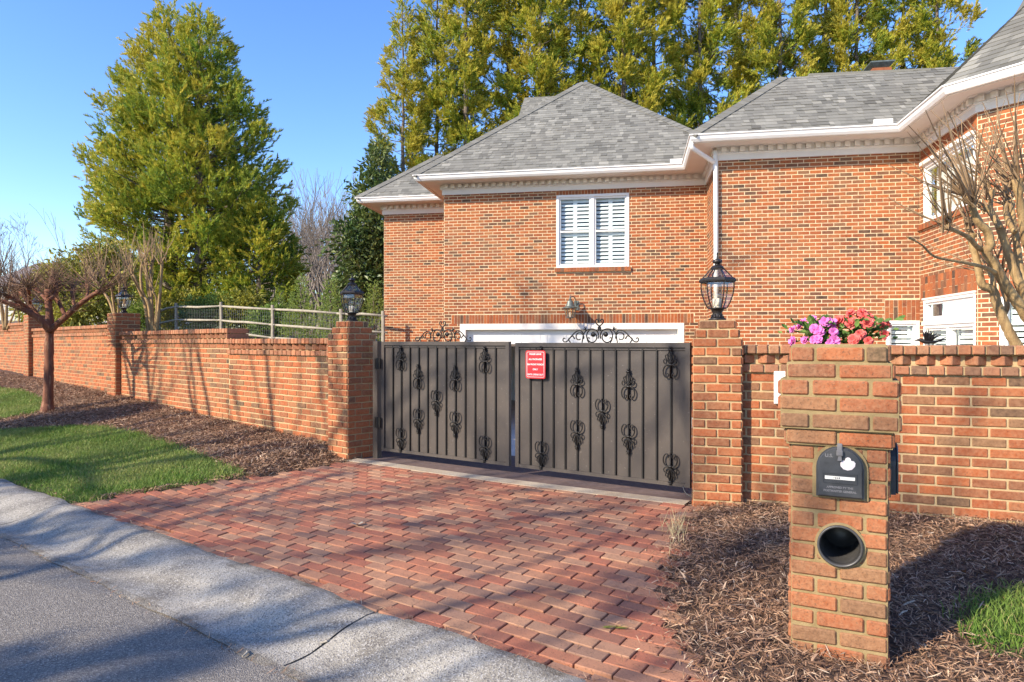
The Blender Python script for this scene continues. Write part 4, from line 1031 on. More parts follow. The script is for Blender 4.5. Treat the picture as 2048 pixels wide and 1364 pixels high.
def brick_wall(t, name, ln, u0, u1, z0, z1, holes=(), soldiers=(), cheap=True, sills=()):
    """mortar sheet with openings, single bricks laid on it, soldier courses over the openings"""
    mb = MB(); U = sorted({u0, u1, *[h[0] for h in holes], *[h[1] for h in holes]}); Z = sorted({z0, z1, *[h[2] for h in holes], *[h[3] for h in holes]})
    for a, b in zip(U[:-1], U[1:]):
        for c, d in zip(Z[:-1], Z[1:]):
            if any(h[0] <= (a + b) / 2 <= h[1] and h[2] <= (c + d) / 2 <= h[3] for h in holes): continue
            mb.quad(ln.xyz(a, c), ln.xyz(b, c), ln.xyz(b, d), ln.xyz(a, d), 1)
    for h in holes:
        P = [(h[0], h[2]), (h[1], h[2]), (h[1], h[3]), (h[0], h[3])]
        for (a, c), (b, d) in zip(P, P[1:] + P[:1]): mb.quad(ln.xyz(a, c), ln.xyz(b, d), ln.xyz(b, d, -.12), ln.xyz(a, c, -.12), 0, .5)
    n0 = math.floor(z0 / .0677)
    bricks(mb, ln, u0, u1, n0 * .0677, z1, 0, cheap=True, depth=.012, proud=.003, joint=.0145, holes=list(holes) + list(soldiers) + list(sills), shift=.05)
    for s in soldiers:
        k = max(1, int(round((s[1] - s[0]) / (.10 if ln is F1 else .0677)))); w = (s[1] - s[0]) / k; hgt = s[3] - s[2]
        for i in range(k):
            p, q = s[0] + i * w, s[0] + (i + 1) * w
            if hgt > .24:
                cut = s[2] + hgt * (.34 if i % 2 else .66)
                lay(mb, ln, p + .004, q - .004, s[2] + .004, cut - .004, 0, .004, .012, 0, 0, 1, True); lay(mb, ln, p + .004, q - .004, cut + .004, s[3] - .004, 0, .004, .012, 0, 0, 1, True)
            else: lay(mb, ln, p + .004, q - .004, s[2] + .004, s[3] - .004, 0, .004, .012, 0, 0, 1, True)
    for s in sills:
        k = max(1, int(round((s[1] - s[0]) / .0677))); w = (s[1] - s[0]) / k
        for i in range(k): lay(mb, ln, s[0] + i * w + .004, s[0] + (i + 1) * w - .004, s[2], s[3] - .004, 0, .05, .08, .003, 0, 1, True)
        slabbox(mb, ln, s[0] + .004, s[1] - .004, s[2] + .006, s[3] - .010, -.03, .042, 1)
    return mb.build(name, [M['brickhouse'], M['mortarhouse']], t)

def offset_path(P, d):
    out = []
    for i, p in enumerate(P):
        ns = []
        if i > 0: e = (P[i] - P[i - 1]).normalized(); ns.append(Vector((e.y, -e.x)))
        if i < len(P) - 1: e = (P[i + 1] - P[i]).normalized(); ns.append(Vector((e.y, -e.x)))
        if len(ns) == 1: out.append(p + ns[0] * d)
        else:
            m = (ns[0] + ns[1]).normalized(); out.append(p + m * (d / max(m.dot(ns[0]), .25)))
    return out
def sweep(t, name, P, prof, mat, smooth=False):
    mb = MB(); n = len(P); m = len(prof); rows = [offset_path(P, d) for d, z in prof]; V = []
    for i in range(n):
        for j in range(m): V.append((rows[j][i].x, rows[j][i].y, prof[j][1]))
    mb.add(V, [(i * m + j, (i + 1) * m + j, (i + 1) * m + j + 1, i * m + j + 1) for i in range(n - 1) for j in range(m - 1)])
    mb.add([V[j] for j in range(m)], [tuple(range(m))]); mb.add([V[(n - 1) * m + j] for j in range(m)], [tuple(range(m))[::-1]])
    return mb.build(name, mat, t, smooth)

def louvred_window(t, ln, u0, u1, z0, z1, sashes=2, rows=2, depth=-.07, name='window', case=.045, louv=True, proud=.0, panels=2):
    """frame, sashes with a meeting rail, glass, and inside shutters with tilted slats"""
    mb = MB(); f = .05
    slabbox(mb, ln, u0, u0 + f, z0, z1, depth, .012 + proud); slabbox(mb, ln, u1 - f, u1, z0, z1, depth, .012 + proud); slabbox(mb, ln, u0 + f, u1 - f, z1 - f, z1, depth, .014 + proud); slabbox(mb, ln, u0 + f, u1 - f, z0, z0 + .045, depth, .02 + proud)
    w = (u1 - u0 - 2 * f); sw = (w - .07 * (sashes - 1)) / sashes; xs = []
    for k in range(sashes):
        a = u0 + f + k * (sw + .07); xs.append((a, a + sw))
        if k < sashes - 1: slabbox(mb, ln, a + sw, a + sw + .07, z0 + .045, z1 - f, depth, .006 + proud)
    fr = mb.build(name, M['white'], t)
    zs0, zs1 = z0 + .045, z1 - f; zm = (zs0 + zs1) / 2
    for a, b in xs:
        mb = MB(); s = .038; d0, d1 = depth + .005, -.018 + proud
        slabbox(mb, ln, a, a + s, zs0, zs1, d0, d1); slabbox(mb, ln, b - s, b, zs0, zs1, d0, d1); slabbox(mb, ln, a + s, b - s, zs0, zs0 + s, d0, d1 + .001); slabbox(mb, ln, a + s, b - s, zs1 - s, zs1, d0, d1 + .001)
        if rows == 2: slabbox(mb, ln, a + s, b - s, zm - .018, zm + .018, d0, d1 + .002)
        mb.build('sash', M['white'], fr)
        mb = MB(); mb.quad(ln.xyz(a + s, zs0 + s, d0 + .02), ln.xyz(b - s, zs0 + s, d0 + .02), ln.xyz(b - s, zs1 - s, d0 + .02), ln.xyz(a + s, zs1 - s, d0 + .02)); mb.build('pane', M['glass'], fr)
        if louv:
            mb = MB(); db = depth - .06; pw = (b - a) / panels
            for p in range(panels):
                c, d = a + p * pw, a + (p + 1) * pw; st = .045
                slabbox(mb, ln, c, c + st, zs0, zs1, db, db + .025); slabbox(mb, ln, d - st, d, zs0, zs1, db, db + .025)
                segs = ((zs0 + .04, zm - .03), (zm + .03, zs1 - .04)) if rows == 2 else ((zs0 + .04, zs1 - .04),)
                for q0, q1 in segs:
                    k = max(2, int((q1 - q0) / .078)); hh = (q1 - q0) / k
                    for i in range(k):
                        zc = q0 + (i + .5) * hh; o = ln.xyz(c + st, zc - .026, db + .03); e3 = Vector((ln.e.x, ln.e.y, 0)); n3 = Vector((ln.n.x, ln.n.y, 0)); sl = -n3 * .026 + Vector((0, 0, .054)); th = Vector((0, 0, .005)) + n3 * .008
                        mb.box(o, e3 * (d - c - 2 * st), sl, th)
                    slabbox(mb, ln, c + st, d - st, q1, q1 + .03, db, db + .024); slabbox(mb, ln, c + st, d - st, q0 - .03, q0, db, db + .024)
            mb.build('shutter', M['shutter'], fr)
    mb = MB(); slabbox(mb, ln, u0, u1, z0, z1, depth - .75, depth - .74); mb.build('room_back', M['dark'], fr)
    return fr

def build_house():
    t = thing('brick_house', 'large orange brick house with grey shingle roofs and white trim behind the gate', 'house', (GA.p.x, GA.p.y, 0))
    gu0 = GA.u_at(888); gu1 = 0.0
    wu0 = WB.u_at(768); wu1 = WB.u_at(905)
    # garage front with door and window openings
    du0, dtop = GA.uz(920, 648); du1, _ = GA.uz(1368, 648)
    (wa, wt), (wb_, wbm) = GA.uz(1113, 391), GA.uz(1258, 533)
    hd = (du0, du1, ZB, dtop); hw = (wa, wb_, wbm, wt)
    brick_wall(t, 'wall', GA, gu0, gu1, ZB, ZW + .1, [hd, hw], [(du0 - .2, du1 + .2, dtop + .001, dtop + .205), (wa - .01, wb_ + .01, wt + .001, ZW)], sills=[(wa - .04, wb_ + .04, wbm - .095, wbm - .001)])
    brick_wall(t, 'wall', WB, wu0, wu1, ZB, ZW + .1)
    brick_wall(t, 'wall', RET, 0, LRET, ZB, ZW + .1)
    ru1 = RS.u_at(1840); (sa, st_), (sb, sbm) = RS.uz(1772, 641), RS.uz(1838.5, 700)
    brick_wall(t, 'wall', RS, 0, ru1, ZB, ZW + .1, [(sa, ru1 - .01, .6, st_)], [(sa - .02, ru1, st_ + .001, st_ + .36)])
    fu1 = F1.u_at(1955)
    za_, zl = F1.uz(1849, 299)[1], F1.uz(1850, 447)[1]; a1 = F1.u_at(1848); b1 = fu1 - .05
    zlt = F1.uz(1848, 597)[1]
    hu = (a1, b1, zl, 4.44); hl = (a1, b1, .2, zlt)
    brick_wall(t, 'wall', F1, 0, fu1, ZB, ZW + .1, [hu, hl], [(0.02, fu1, zlt + .001, zlt + .37), (0.02, fu1 - .01, 4.47, ZW)], sills=[(-.0, fu1 - .02, zl - .10, zl - .001)])
    f2w = F2.u_at(2000)
    brick_wall(t, 'wall', F2, 0, 1.7, ZB, ZW + .1, [(f2w, 1.6, .2, 2.05)], [(f2w - .02, 1.65, 2.051, 2.4)])
    brick_wall(t, 'wall', F3, 0, 2.6, ZB, ZW + .1)
    # unseen sides, plain
    mb = MB(); P = [WB.pt(wu0), WB.pt(wu0) + DH * 6]; mb.quad((P[0].x, P[0].y, ZB), (P[1].x, P[1].y, ZB), (P[1].x, P[1].y, ZW + .2), (P[0].x, P[0].y, ZW + .2))
    P = [GA.pt(gu0), GA.pt(gu0) + DH * 2.2]; mb.quad((P[0].x, P[0].y, ZB), (P[1].x, P[1].y, ZB), (P[1].x, P[1].y, ZW + .2), (P[0].x, P[0].y, ZW + .2)); mb.build('wall', M['brickhouse'], t)
    # cornice: frieze, dentils, soffit, gutter follow the wall line
    path = [WB.pt(wu0) + DH * 5, WB.pt(wu0), GA.pt(gu0) + DH * 2.0, GA.pt(gu0), GA.pt(0), RS.pt(0), C0, C1, C2, C3]
    cor = sweep(t, 'cornice', path, [(-.02, ZW), (.035, ZW), (.035, ZW + .105), (.055, ZW + .118), (.055, ZW + .135), (.042, ZW + .137), (.042, ZS - .008), (.13, ZS - .008), (.13, ZS), (.43, ZS + .002), (.43, ZS - .02), (.452, ZS - .02), (.452, ZS + .10), (-.05, ZS + .11)], M['cream'])
    sweep(t, 'gutter', path, [(.453, ZS - .012), (.50, ZS - .010), (.532, ZS + .03), (.545, ZS + .085), (.565, ZS + .092), (.565, ZS + .112), (.55, ZS + .112), (.535, ZS + .095), (.453, ZS + .080)], M['white'])
    mb = MB()
    for a, b in zip(path[:-1], path[1:]):
        ln = Line(a, b - a); L = (b - a).length; k = int(L / .155)
        for i in range(k):
            u = (i + .5) * L / k; slabbox(mb, ln, u - .042, u + .042, ZW + .140, ZS - .012, .04, .105)
    dn = mb.build('dentils', M['cream'], None); import bmesh; bm = bmesh.new(); bm.from_mesh(cor.data); bm.from_mesh(dn.data); bm.to_mesh(cor.data); bm.free(); bpy.data.objects.remove(dn)
    # roofs
    pit = math.tan(R(40)); EO = .53; ze = ZS + .10
    def roof_z(ln, p, z0=ze): return z0 + pit * ((p.x - ln.p.x) * -ln.n.x + (p.y - ln.p.y) * -ln.n.y + EO)
    def on_roof(ln, px, py, z0=ze):
        """sight line met with the slope that rises from this wall's eave"""
        k, g = (px - CX) / F, (HY - py) / F; dx = Vector((k, 1.0)).dot(-ln.n); c = -ln.p.dot(-ln.n)
        y = (z0 + pit * (c + EO) - HC) / (g - pit * dx); return Vector((k * y, y, HC + g * y))
    def slope(ln, poly, name='roof', z0=ze, shing=True, cap=()):
        """shingle courses clipped to the outline of one roof slope (poly in (u, run) of the slope)"""
        mb = MB(); n3 = Vector((ln.n.x, ln.n.y, 0)); e3 = Vector((ln.e.x, ln.e.y, 0)); up = (-n3 + Vector((0, 0, pit))); sl = math.sqrt(1 + pit * pit); up /= sl; nm = e3.cross(up).normalized(); O = ln.xyz(0, z0, EO)
        P3 = lambda q, h: tuple(O + e3 * q[0] + up * q[1] + nm * h)
        mb.add([P3(q, -.012) for q in poly], [tuple(range(len(poly)))], 0, .3); mb.add([P3(q, -.05) for q in poly], [tuple(range(len(poly)))[::-1]], 0, .3)
        ex = .135; us = [q[0] for q in poly]; vs = [q[1] for q in poly]; r = int(min(vs) / ex) - 1
        def clip(P):
            n = len(poly); area = sum(poly[i][0] * poly[(i + 1) % n][1] - poly[(i + 1) % n][0] * poly[i][1] for i in range(n)); sg = 1 if area > 0 else -1
            for i in range(n):
                a, b = poly[i], poly[(i + 1) % n]; Q = []
                f = lambda p: sg * ((b[0] - a[0]) * (p[1] - a[1]) - (b[1] - a[1]) * (p[0] - a[0]))
                for j in range(len(P)):
                    p, q = P[j], P[(j + 1) % len(P)]; fp, fq = f(p), f(q)
                    if fp >= 0: Q.append(p)
                    if fp * fq < 0: s = fp / (fp - fq); Q.append((p[0] + s * (q[0] - p[0]), p[1] + s * (q[1] - p[1])))
                P = Q
                if len(P) < 3: return []
            return P
        v = min(vs)
        while v < max(vs):
            u = min(us) - random.uniform(0, .3)
            while u < max(us):
                w = random.choice((.08, .10, .13, .16, .2)); P = clip([(u, v), (u + w, v), (u + w, v + ex), (u, v + ex)])
                if len(P) >= 3:
                    th = random.choice((.007, .007, .014)); h = lambda q: th * (1 - (q[1] - v) / ex * .8); rn = min(max(random.gauss(.5, .19), 0), 1)
                    mb.add([P3(q, h(q)) for q in P], [tuple(range(len(P)))], 0, rn)
                    low = [q for q in P if abs(q[1] - v) < 1e-6]
                    if len(low) == 2: mb.add([P3(low[0], h(low[0])), P3(low[1], h(low[1])), P3(low[1], -.012), P3(low[0], -.012)], [(0, 3, 2, 1)], 0, rn)
                u += w
            v += ex
        o = mb.build(name, M['shingle'], t)
        for a, b in cap:
            cb = MB(); A, Bq = Vector(P3(a, .012)), Vector(P3(b, .012)); d = (Bq - A); L = d.length; d /= L; s = d.cross(nm).normalized(); k = int(L / .17)
            for i in range(k): 
                c = A + d * (i + .5) * L / k; q = [c - d * .11 - s * .085, c - d * .11 + s * .085, c + d * .095 + s * .085, c + d * .095 - s * .085]; q = [tuple(p + nm * (.014 if j < 2 else .004)) for j, p in enumerate(q)]
                cb.add(q + [tuple(Vector(p) - nm * .03) for p in q], [(0, 1, 2, 3), (0, 4, 5, 1), (1, 5, 6, 2), (2, 6, 7, 3), (3, 7, 4, 0)], 0, random.uniform(.25, .6))
            cb.build('ridge_cap', M['shingle'], o)
        return o
    sl = math.sqrt(1 + pit * pit)
    def q2(ln, p): return ((p.x - ln.p.x) * ln.e.x + (p.y - ln.p.y) * ln.e.y, ((p.x - ln.p.x) * -ln.n.x + (p.y - ln.p.y) * -ln.n.y + EO) * sl)
    def q2px(ln, px, py): return q2(ln, on_roof(ln, px, py))
    # garage hip
    ap = q2px(GA, 1167, 166); el = (gu0 - EO, 0.0); k1 = q2px(GA, 1386, 266); k2 = q2px(GA, 1416, 268); er_ = (-.42, 0.0)
    slope(GA, [el, er_, k1, ap], cap=[(el, ap), (k1, ap)]); slope(GA, [er_, (k2[0] + .3, k2[1] * .4), (k2[0] + .3, k2[1]), k1])
    runa = ap[1] / sl; LS = Line(GA.pt(gu0), -DH); LS = Line(GA.pt(gu0) + DH * (2 * runa - EO), -DH)   # its left slope
    L2 = 2 * runa; slope(LS, [(-.0, 0), (L2, 0), (runa, ap[1])])
    # right side slope and back slope of that hip, simple
    mb = MB(); A3 = on_roof(GA, 1167, 166); K = on_roof(GA, 1386, 266); bk = A3 + Vector((DH.x, DH.y, 0)) * runa + Vector((EH.x, EH.y, 0)) * 3
    mb.add([tuple(A3), tuple(K), (K.x + DH.x * 7, K.y + DH.y * 7, K.z)], [(0, 1, 2)], 0, .4); mb.build('roof', M['shingle'], t)
    # left wing
    e0 = (wu0 - EO, 0.0); h0 = q2px(WB, 880, 312); h1 = q2px(WB, 960, 309); e1 = (WB.u_at(960), 0)
    slope(WB, [e0, e1, (e1[0] + .8, h0[1]), (h0[0], h0[1])], cap=[(e0, h0)])
    rl = h0[1] / sl; LS2 = Line(WB.pt(wu0) + DH * (2 * rl - EO), -DH); slope(LS2, [(0, 0), (2 * rl, 0), (rl, h0[1])])
    # right section
    r0 = (-.50, 0.0); rA = q2px(RS, 1568, 156); rB = (q2px(RS, 1905, 139)[0] + 1.2, rA[1]); r1 = (ru1 - .3, 0.0)
    slope(RS, [r0, r1, (rB[0], rB[1] * .25), rB, rA], cap=[(r0, rA)])
    mb = MB(); a = on_roof(RS, 1568, 156); b0 = RS.xyz(-.5, ze, EO); mb.add([tuple(b0), tuple(a), (a.x + DH.x * 3, a.y + DH.y * 3, a.z), (b0.x + DH.x * 3.4, b0.y + DH.y * 3.4, b0.z)], [(0, 1, 2, 3)], 0, .4); mb.build('roof', M['shingle'], t)
    mb = MB(); z = on_roof(RS, 1740, 147); e3 = Vector((EH.x, EH.y, 0)); 
    aR, bR = Vector(RS.xyz(*[0, 0])), None
    ra, rb = on_roof(RS, 1618, 152), on_roof(RS, 1862, 141); d = (rb - ra); mb.box(ra + Vector((0, 0, .0)), d, Vector((DH.x, DH.y, 0)) * .16, Vector((0, 0, .05))); mb.build('ridge_vent', M['shingle'], t)
    # main roof behind the garage hip
    Yb = 21.5; ln = Line(atY(1048, 240, Yb)[:2], EH); mb = MB(); z0, z1 = 6.6, HC + (HY - 197) / F * Yb; n3 = Vector((ln.n.x, ln.n.y, 0))
    qa = q2(ln, on_roof(ln, 1049, 196, 6.3)); slope(ln, [(qa[0], 0), (qa[0] + 1.7, 0), (qa[0] + 1.7, qa[1]), qa], z0=6.3)
    # bay roof: three facets rising to one point
    apx = Vector((8.9, 10.4, 7.55)); eav = offset_path(path, .55)[6:]
    mb = MB(); ev = [Vector((p.x, p.y, ze)) for p in eav]; ev[0] = Vector((ev[0].x, ev[0].y, ze))
    def facet(A, B, C):
        A, B, C = Vector(A), Vector(B), Vector(C); e_ = (B - A); L = e_.length; e_ /= L; nn = (B - A).cross(C - A).normalized(); u_ = nn.cross(e_).normalized(); H = (C - A).dot(u_); cu = (C - A).dot(e_); rows = int(H / .135)
        mb.add([tuple(A - nn * .02), tuple(B - nn * .02), tuple(C - nn * .02)], [(0, 1, 2)], 0, .3)
        for i in range(rows):
            v0, v1 = i * H / rows, (i + 1) * H / rows; l0, r0_ = cu * v0 / H, L + (cu - L) * v0 / H; l1, r1_ = cu * v1 / H, L + (cu - L) * v1 / H; u = l0
            while u < r0_ - .01:
                w = min(random.choice((.12, .17, .22, .28)), r0_ - u); f0, f1 = (u - l0) / (r0_ - l0), (u + w - l0) / (r0_ - l0); p = [A + e_ * u + u_ * v0 + nn * .012, A + e_ * (u + w) + u_ * v0 + nn * .012, A + e_ * (l1 + f1 * (r1_ - l1)) + u_ * v1 + nn * .003, A + e_ * (l1 + f0 * (r1_ - l1)) + u_ * v1 + nn * .003]
                rn = min(max(random.gauss(.45, .22), 0), 1); mb.add([tuple(q) for q in p] + [tuple(p[0] - nn * .03), tuple(p[1] - nn * .03)], [(0, 1, 2, 3), (0, 4, 5, 1)], 0, rn); u += w
    for i in range(3): facet(ev[i], ev[i + 1], apx)
    bq = Vector((ev[0].x + 1.5, ev[0].y + 4, ze)); facet(bq, ev[0], apx); mb.build('roof', M['shingle'], t)
    # attic gable at the top right
    mb = MB(); g = Line(atY(2022, 60, 10.6)[:2], EH); zz = HC + (HY - 66) / F * 10.6
    mb.prism([(0, -.9), (2.0, -.9), (2.0, .1), (1.0, 1.9), (0, .1)], g.xyz(.16, zz, 0), (EH.x, EH.y, 0), (0, 0, 1), (DH.x * .45, DH.y * .45, 0)); gb = mb.build('attic_gable', M['white'], t)
    mb = MB()
    for s in (-1, 1): mb.prism([(1.0, 2.06), (1.0 + s * 1.16, -.03), (1.0 + s * 1.16, -.19), (1.0, 1.90)], g.xyz(.16, zz, .12), (EH.x, EH.y, 0), (0, 0, 1), (DH.x * .6, DH.y * .6, 0), 0, .3)
    mb.build('dormer_roof', M['shingle'], gb)
    # small brick flue with a flared metal cap
    p = atY(1758, 147, 15.6); mb = MB(); mb.cbox((p.x, p.y, p.z - .36), .20, .20, .42, np.array([[EH.x, DH.x, 0], [EH.y, DH.y, 0], [0, 0, 1]])); fl = mb.build('chimney', M['brickhouse'], t)
    mb = MB(); mb.lathe([(.20, .05), (.36, .17), (.36, .20), (.02, .215)], (p.x, p.y, p.z), 4, ph=R(35)); mb.build('chimney_cap', M['copper'], fl)
    # downspout at the corner of the right section
    mb = MB(); x0 = RS.xyz(-.55, ZS - .02, .45); w = .035; pts = [RS.xyz(-.50, ZS, .42), RS.xyz(-.48, ZS - .10, .40), RS.xyz(-.10, ZS - .28, .075), RS.xyz(-.055, ZS - .40, .05), RS.xyz(-.055, .2, .05)]
    mb.tube(smooth_path([tuple(p) for p in pts], 5), .042, 8); mb.build('downspout', M['white'], t, True)
    # splash guards where the gutters turn
    for ln, u, wd in ((GA, -.62, .34), (RS, ru1 - .78, .30)):
        mb = MB(); slabbox(mb, ln, u - wd / 2, u + wd / 2, ZS + .11, ZS + .20, .545, .565); mb.build('splash_guard', M['white'], t)
    # garage window
    louvred_window(t, GA, wa, wb_, wbm, wt)
    # garage door
    mb = MB(); fw = .13
    slabbox(mb, GA, du0, du0 + fw, ZB, dtop, -.11, .015); slabbox(mb, GA, du1 - fw, du1, ZB, dtop, -.11, .015); slabbox(mb, GA, du0 + fw, du1 - fw, dtop - fw, dtop, -.11, .013)
    gd = mb.build('garage_door', M['cream'], t)
    mb = MB(); a, b = du0 + fw, du1 - fw; top = dtop - fw; slabbox(mb, GA, a, b, ZB, top, -.16, -.125); ncol = 8; cw = (b - a) / ncol; z = top - .02
    while z > .2:
        for i in range(ncol):
            u0, u1 = a + i * cw + .07, a + (i + 1) * cw - .07
            for (p0, p1, q0, q1) in ((u0, u1, z - .06, z - .045), (u0, u1, z - .40, z - .385), (u0, u0 + .016, z - .385, z - .06), (u1 - .016, u1, z - .385, z - .06)): slabbox(mb, GA, p0, p1, q0, q1, -.1255, -.117)
        z -= .46
    mb.build('door_panels', M['white'], gd)
    # low louvred window beside the bay
    louvred_window(t, RS, sa, ru1 - .01, .6, st_ - .005, sashes=1, rows=1, panels=1, depth=-.08)
    # bay windows, upper and lower
    louvred_window(t, F1, a1, b1, zl, 4.44, sashes=1, rows=1, louv=False, depth=-.09)
    mb = MB(); slabbox(mb, F1, a1 + .13, b1 - .08, zl + .1, 4.36, -.155, -.15); mb.build('blind', M['plasticwhite'], t)
    zt2 = F1.uz(1860, 643)[1]
    louvred_window(t, F1, a1, b1, zt2, zlt - .03, sashes=1, rows=1, louv=False, depth=-.09)
    mb = MB(); slabbox(mb, F1, a1 - .0, b1 + .0, zt2 - .06, zt2 - .002, -.05, .04); mb.build('transom', M['white'], t)
    louvred_window(t, F1, a1, b1, .25, zt2 - .062, sashes=2, rows=1, panels=1, depth=-.10)
    mb = MB(); slabbox(mb, F1, a1 - .02, b1 + .02, zlt - .03, zlt + .0, .0, .03); mb.build('window_head', M['cream'], t); mb = MB(); slabbox(mb, F1, a1 - .02, b1 + .01, 4.441, 4.50, -.02, .07); mb.build('window_head', M['cream'], t)
    louvred_window(t, F2, f2w, 1.6, .25, 2.05, sashes=1, rows=1, panels=1, depth=-.10)
    # wall lantern over the garage door
    uL, zL = GA.uz(1148, 612); t2 = thing('wall_lantern', 'small verdigris carriage lantern on the brick wall over the garage door', 'lantern', GA.xyz(uL, zL))
    cx_, cy_ = GA.pt(uL - .06, .26); cz = HC + (HY - 616) / F * 14.6
    mb = MB(); mb.lathe([(.085, -.20), (.115, -.05), (.125, .0)], (cx_, cy_, cz), 6, cap=False); mb.build('glass', M['lampglass'], t2)
    mb = MB()
    for k in range(6):
        a = k * R(60); mb.tube([(cx_ + r * math.cos(a), cy_ + r * math.sin(a), cz + z) for r, z in ((.085, -.20), (.115, -.05), (.126, .0))], .007, 5)
    mb.lathe([(.085, -.215), (.09, -.20), (.05, -.20)], (cx_, cy_, cz), 6); mb.lathe([(.02, -.25), (.012, -.22), (.03, -.205)], (cx_, cy_, cz), 10)
    mb.lathe([(.14, -.005), (.165, .0), (.165, .012), (.10, .04), (.075, .10), (.06, .15), (.03, .175), (.035, .19), (.015, .21), (.008, .28), (.0, .285)], (cx_, cy_, cz), 16); mb.build('frame', M['copper'], t2)
    mb = MB(); P = [GA.xyz(uL - .06, cz + .20, .26), GA.xyz(uL - .03, cz + .25, .24), GA.xyz(uL + .02, cz + .24, .16), GA.xyz(uL + .05, cz + .15, .07), GA.xyz(uL + .05, cz + .06, .015)]; mb.tube(smooth_path([tuple(p) for p in P], 6), .011, 8)
    slabbox(mb, GA, uL + .0, uL + .10, cz - .03, cz + .17, .0075, .025); mb.build('bracket', M['copper'], t2)
    mb = MB(); mb.lathe([(.014, -.19), (.014, -.10), (.004, -.06)], (cx_, cy_, cz), 8); mb.build('candle', M['plasticwhite'], t2)
# ------------------------------------------------------------------ trees
def spray(n, L, spread, up, wid):
    """one tuft of foliage: n narrow blades from a common base; returns verts, quads, tip factor"""
    V, Q, Tp = [], [], []
    for i in range(n):
        a = random.uniform(0, 2 * math.pi); el = random.gauss(up, .45); l = L * random.uniform(.55, 1.15); d = np.array([math.cos(a) * math.cos(el), math.sin(a) * math.cos(el), math.sin(el)])
        s = np.cross(d, [random.gauss(0, 1), random.gauss(0, 1), random.gauss(0, 1)]); s /= np.linalg.norm(s) + 1e-9
        o = d * l * .05 + np.array([random.gauss(0, spread), random.gauss(0, spread), random.gauss(0, spread)]); m = o + d * l * .55; tip = o + d * l + np.array([0, 0, l * .10]); w = wid * random.uniform(.7, 1.3)
        b = len(V); V += [o - s * w * .35, o + s * w * .35, m + s * w, tip + s * w * .25, tip - s * w * .25, m - s * w]; Q += [(b, b + 1, b + 2, b + 5), (b + 5, b + 2, b + 3, b + 4)]; Tp += [0, 1]
    return np.array(V), np.array(Q), np.array(Tp)
def plume(n, axis, L, wid, rad=.75):
    """a ropy shoot: short blades set all along a curved axis, thickest in the middle"""
    V, Q, Tp = [], [], []; bx, by = random.gauss(0, .12), random.gauss(0, .12)
    for i in range(n):
        t = random.random() ** .8; a = random.uniform(0, 2 * math.pi); c = np.array([bx * t * t * axis * 3, by * t * t * axis * 3, axis * t]); out = rad * random.uniform(.6, 1.2) * (1.15 - .7 * t)
        d = np.array([math.cos(a) * out, math.sin(a) * out, 1.0]); d /= np.linalg.norm(d); l = L * random.uniform(.6, 1.2); s = np.cross(d, [random.gauss(0, 1), random.gauss(0, 1), random.gauss(0, 1)]); s /= np.linalg.norm(s) + 1e-9; w = wid * random.uniform(.7, 1.3)
        b = len(V); V += [c, c + d * l * .5 + s * w, c + d * l, c + d * l * .5 - s * w]; Q.append((b, b + 1, b + 2, b + 3)); Tp.append(t)
    return np.array(V), np.array(Q), np.array(Tp)
def place_sprays(mb, P, D, S, tints, temps, mat=0, tipgain=.36):
    P, D, S, tints = np.asarray(P), np.asarray(D), np.asarray(S), np.asarray(tints); which = rng.integers(0, len(temps), len(P))
    for k, (V, Q, Tp) in enumerate(temps):
        ix = np.nonzero(which == k)[0]; n = len(ix)
        if n == 0: continue
        d = D[ix] / (np.linalg.norm(D[ix], axis=1, keepdims=True) + 1e-9); a = rng.normal(0, 1, (n, 3)); x = np.cross(d, a); x /= np.linalg.norm(x, axis=1, keepdims=True) + 1e-9; y = np.cross(d, x)
        W = (V[None, :, 0, None] * x[:, None] + V[None, :, 1, None] * y[:, None] + V[None, :, 2, None] * d[:, None]) * S[ix][:, None, None] + P[ix][:, None]
        Fq = (Q[None] + (np.arange(n) * len(V))[:, None, None]).reshape(-1, 4)
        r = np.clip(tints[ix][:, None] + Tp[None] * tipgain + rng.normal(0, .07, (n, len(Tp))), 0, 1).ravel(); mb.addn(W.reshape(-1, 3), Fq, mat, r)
def tint(m=.45, s=.16, n=1): return np.clip(rng.normal(m, s, n), 0, 1)

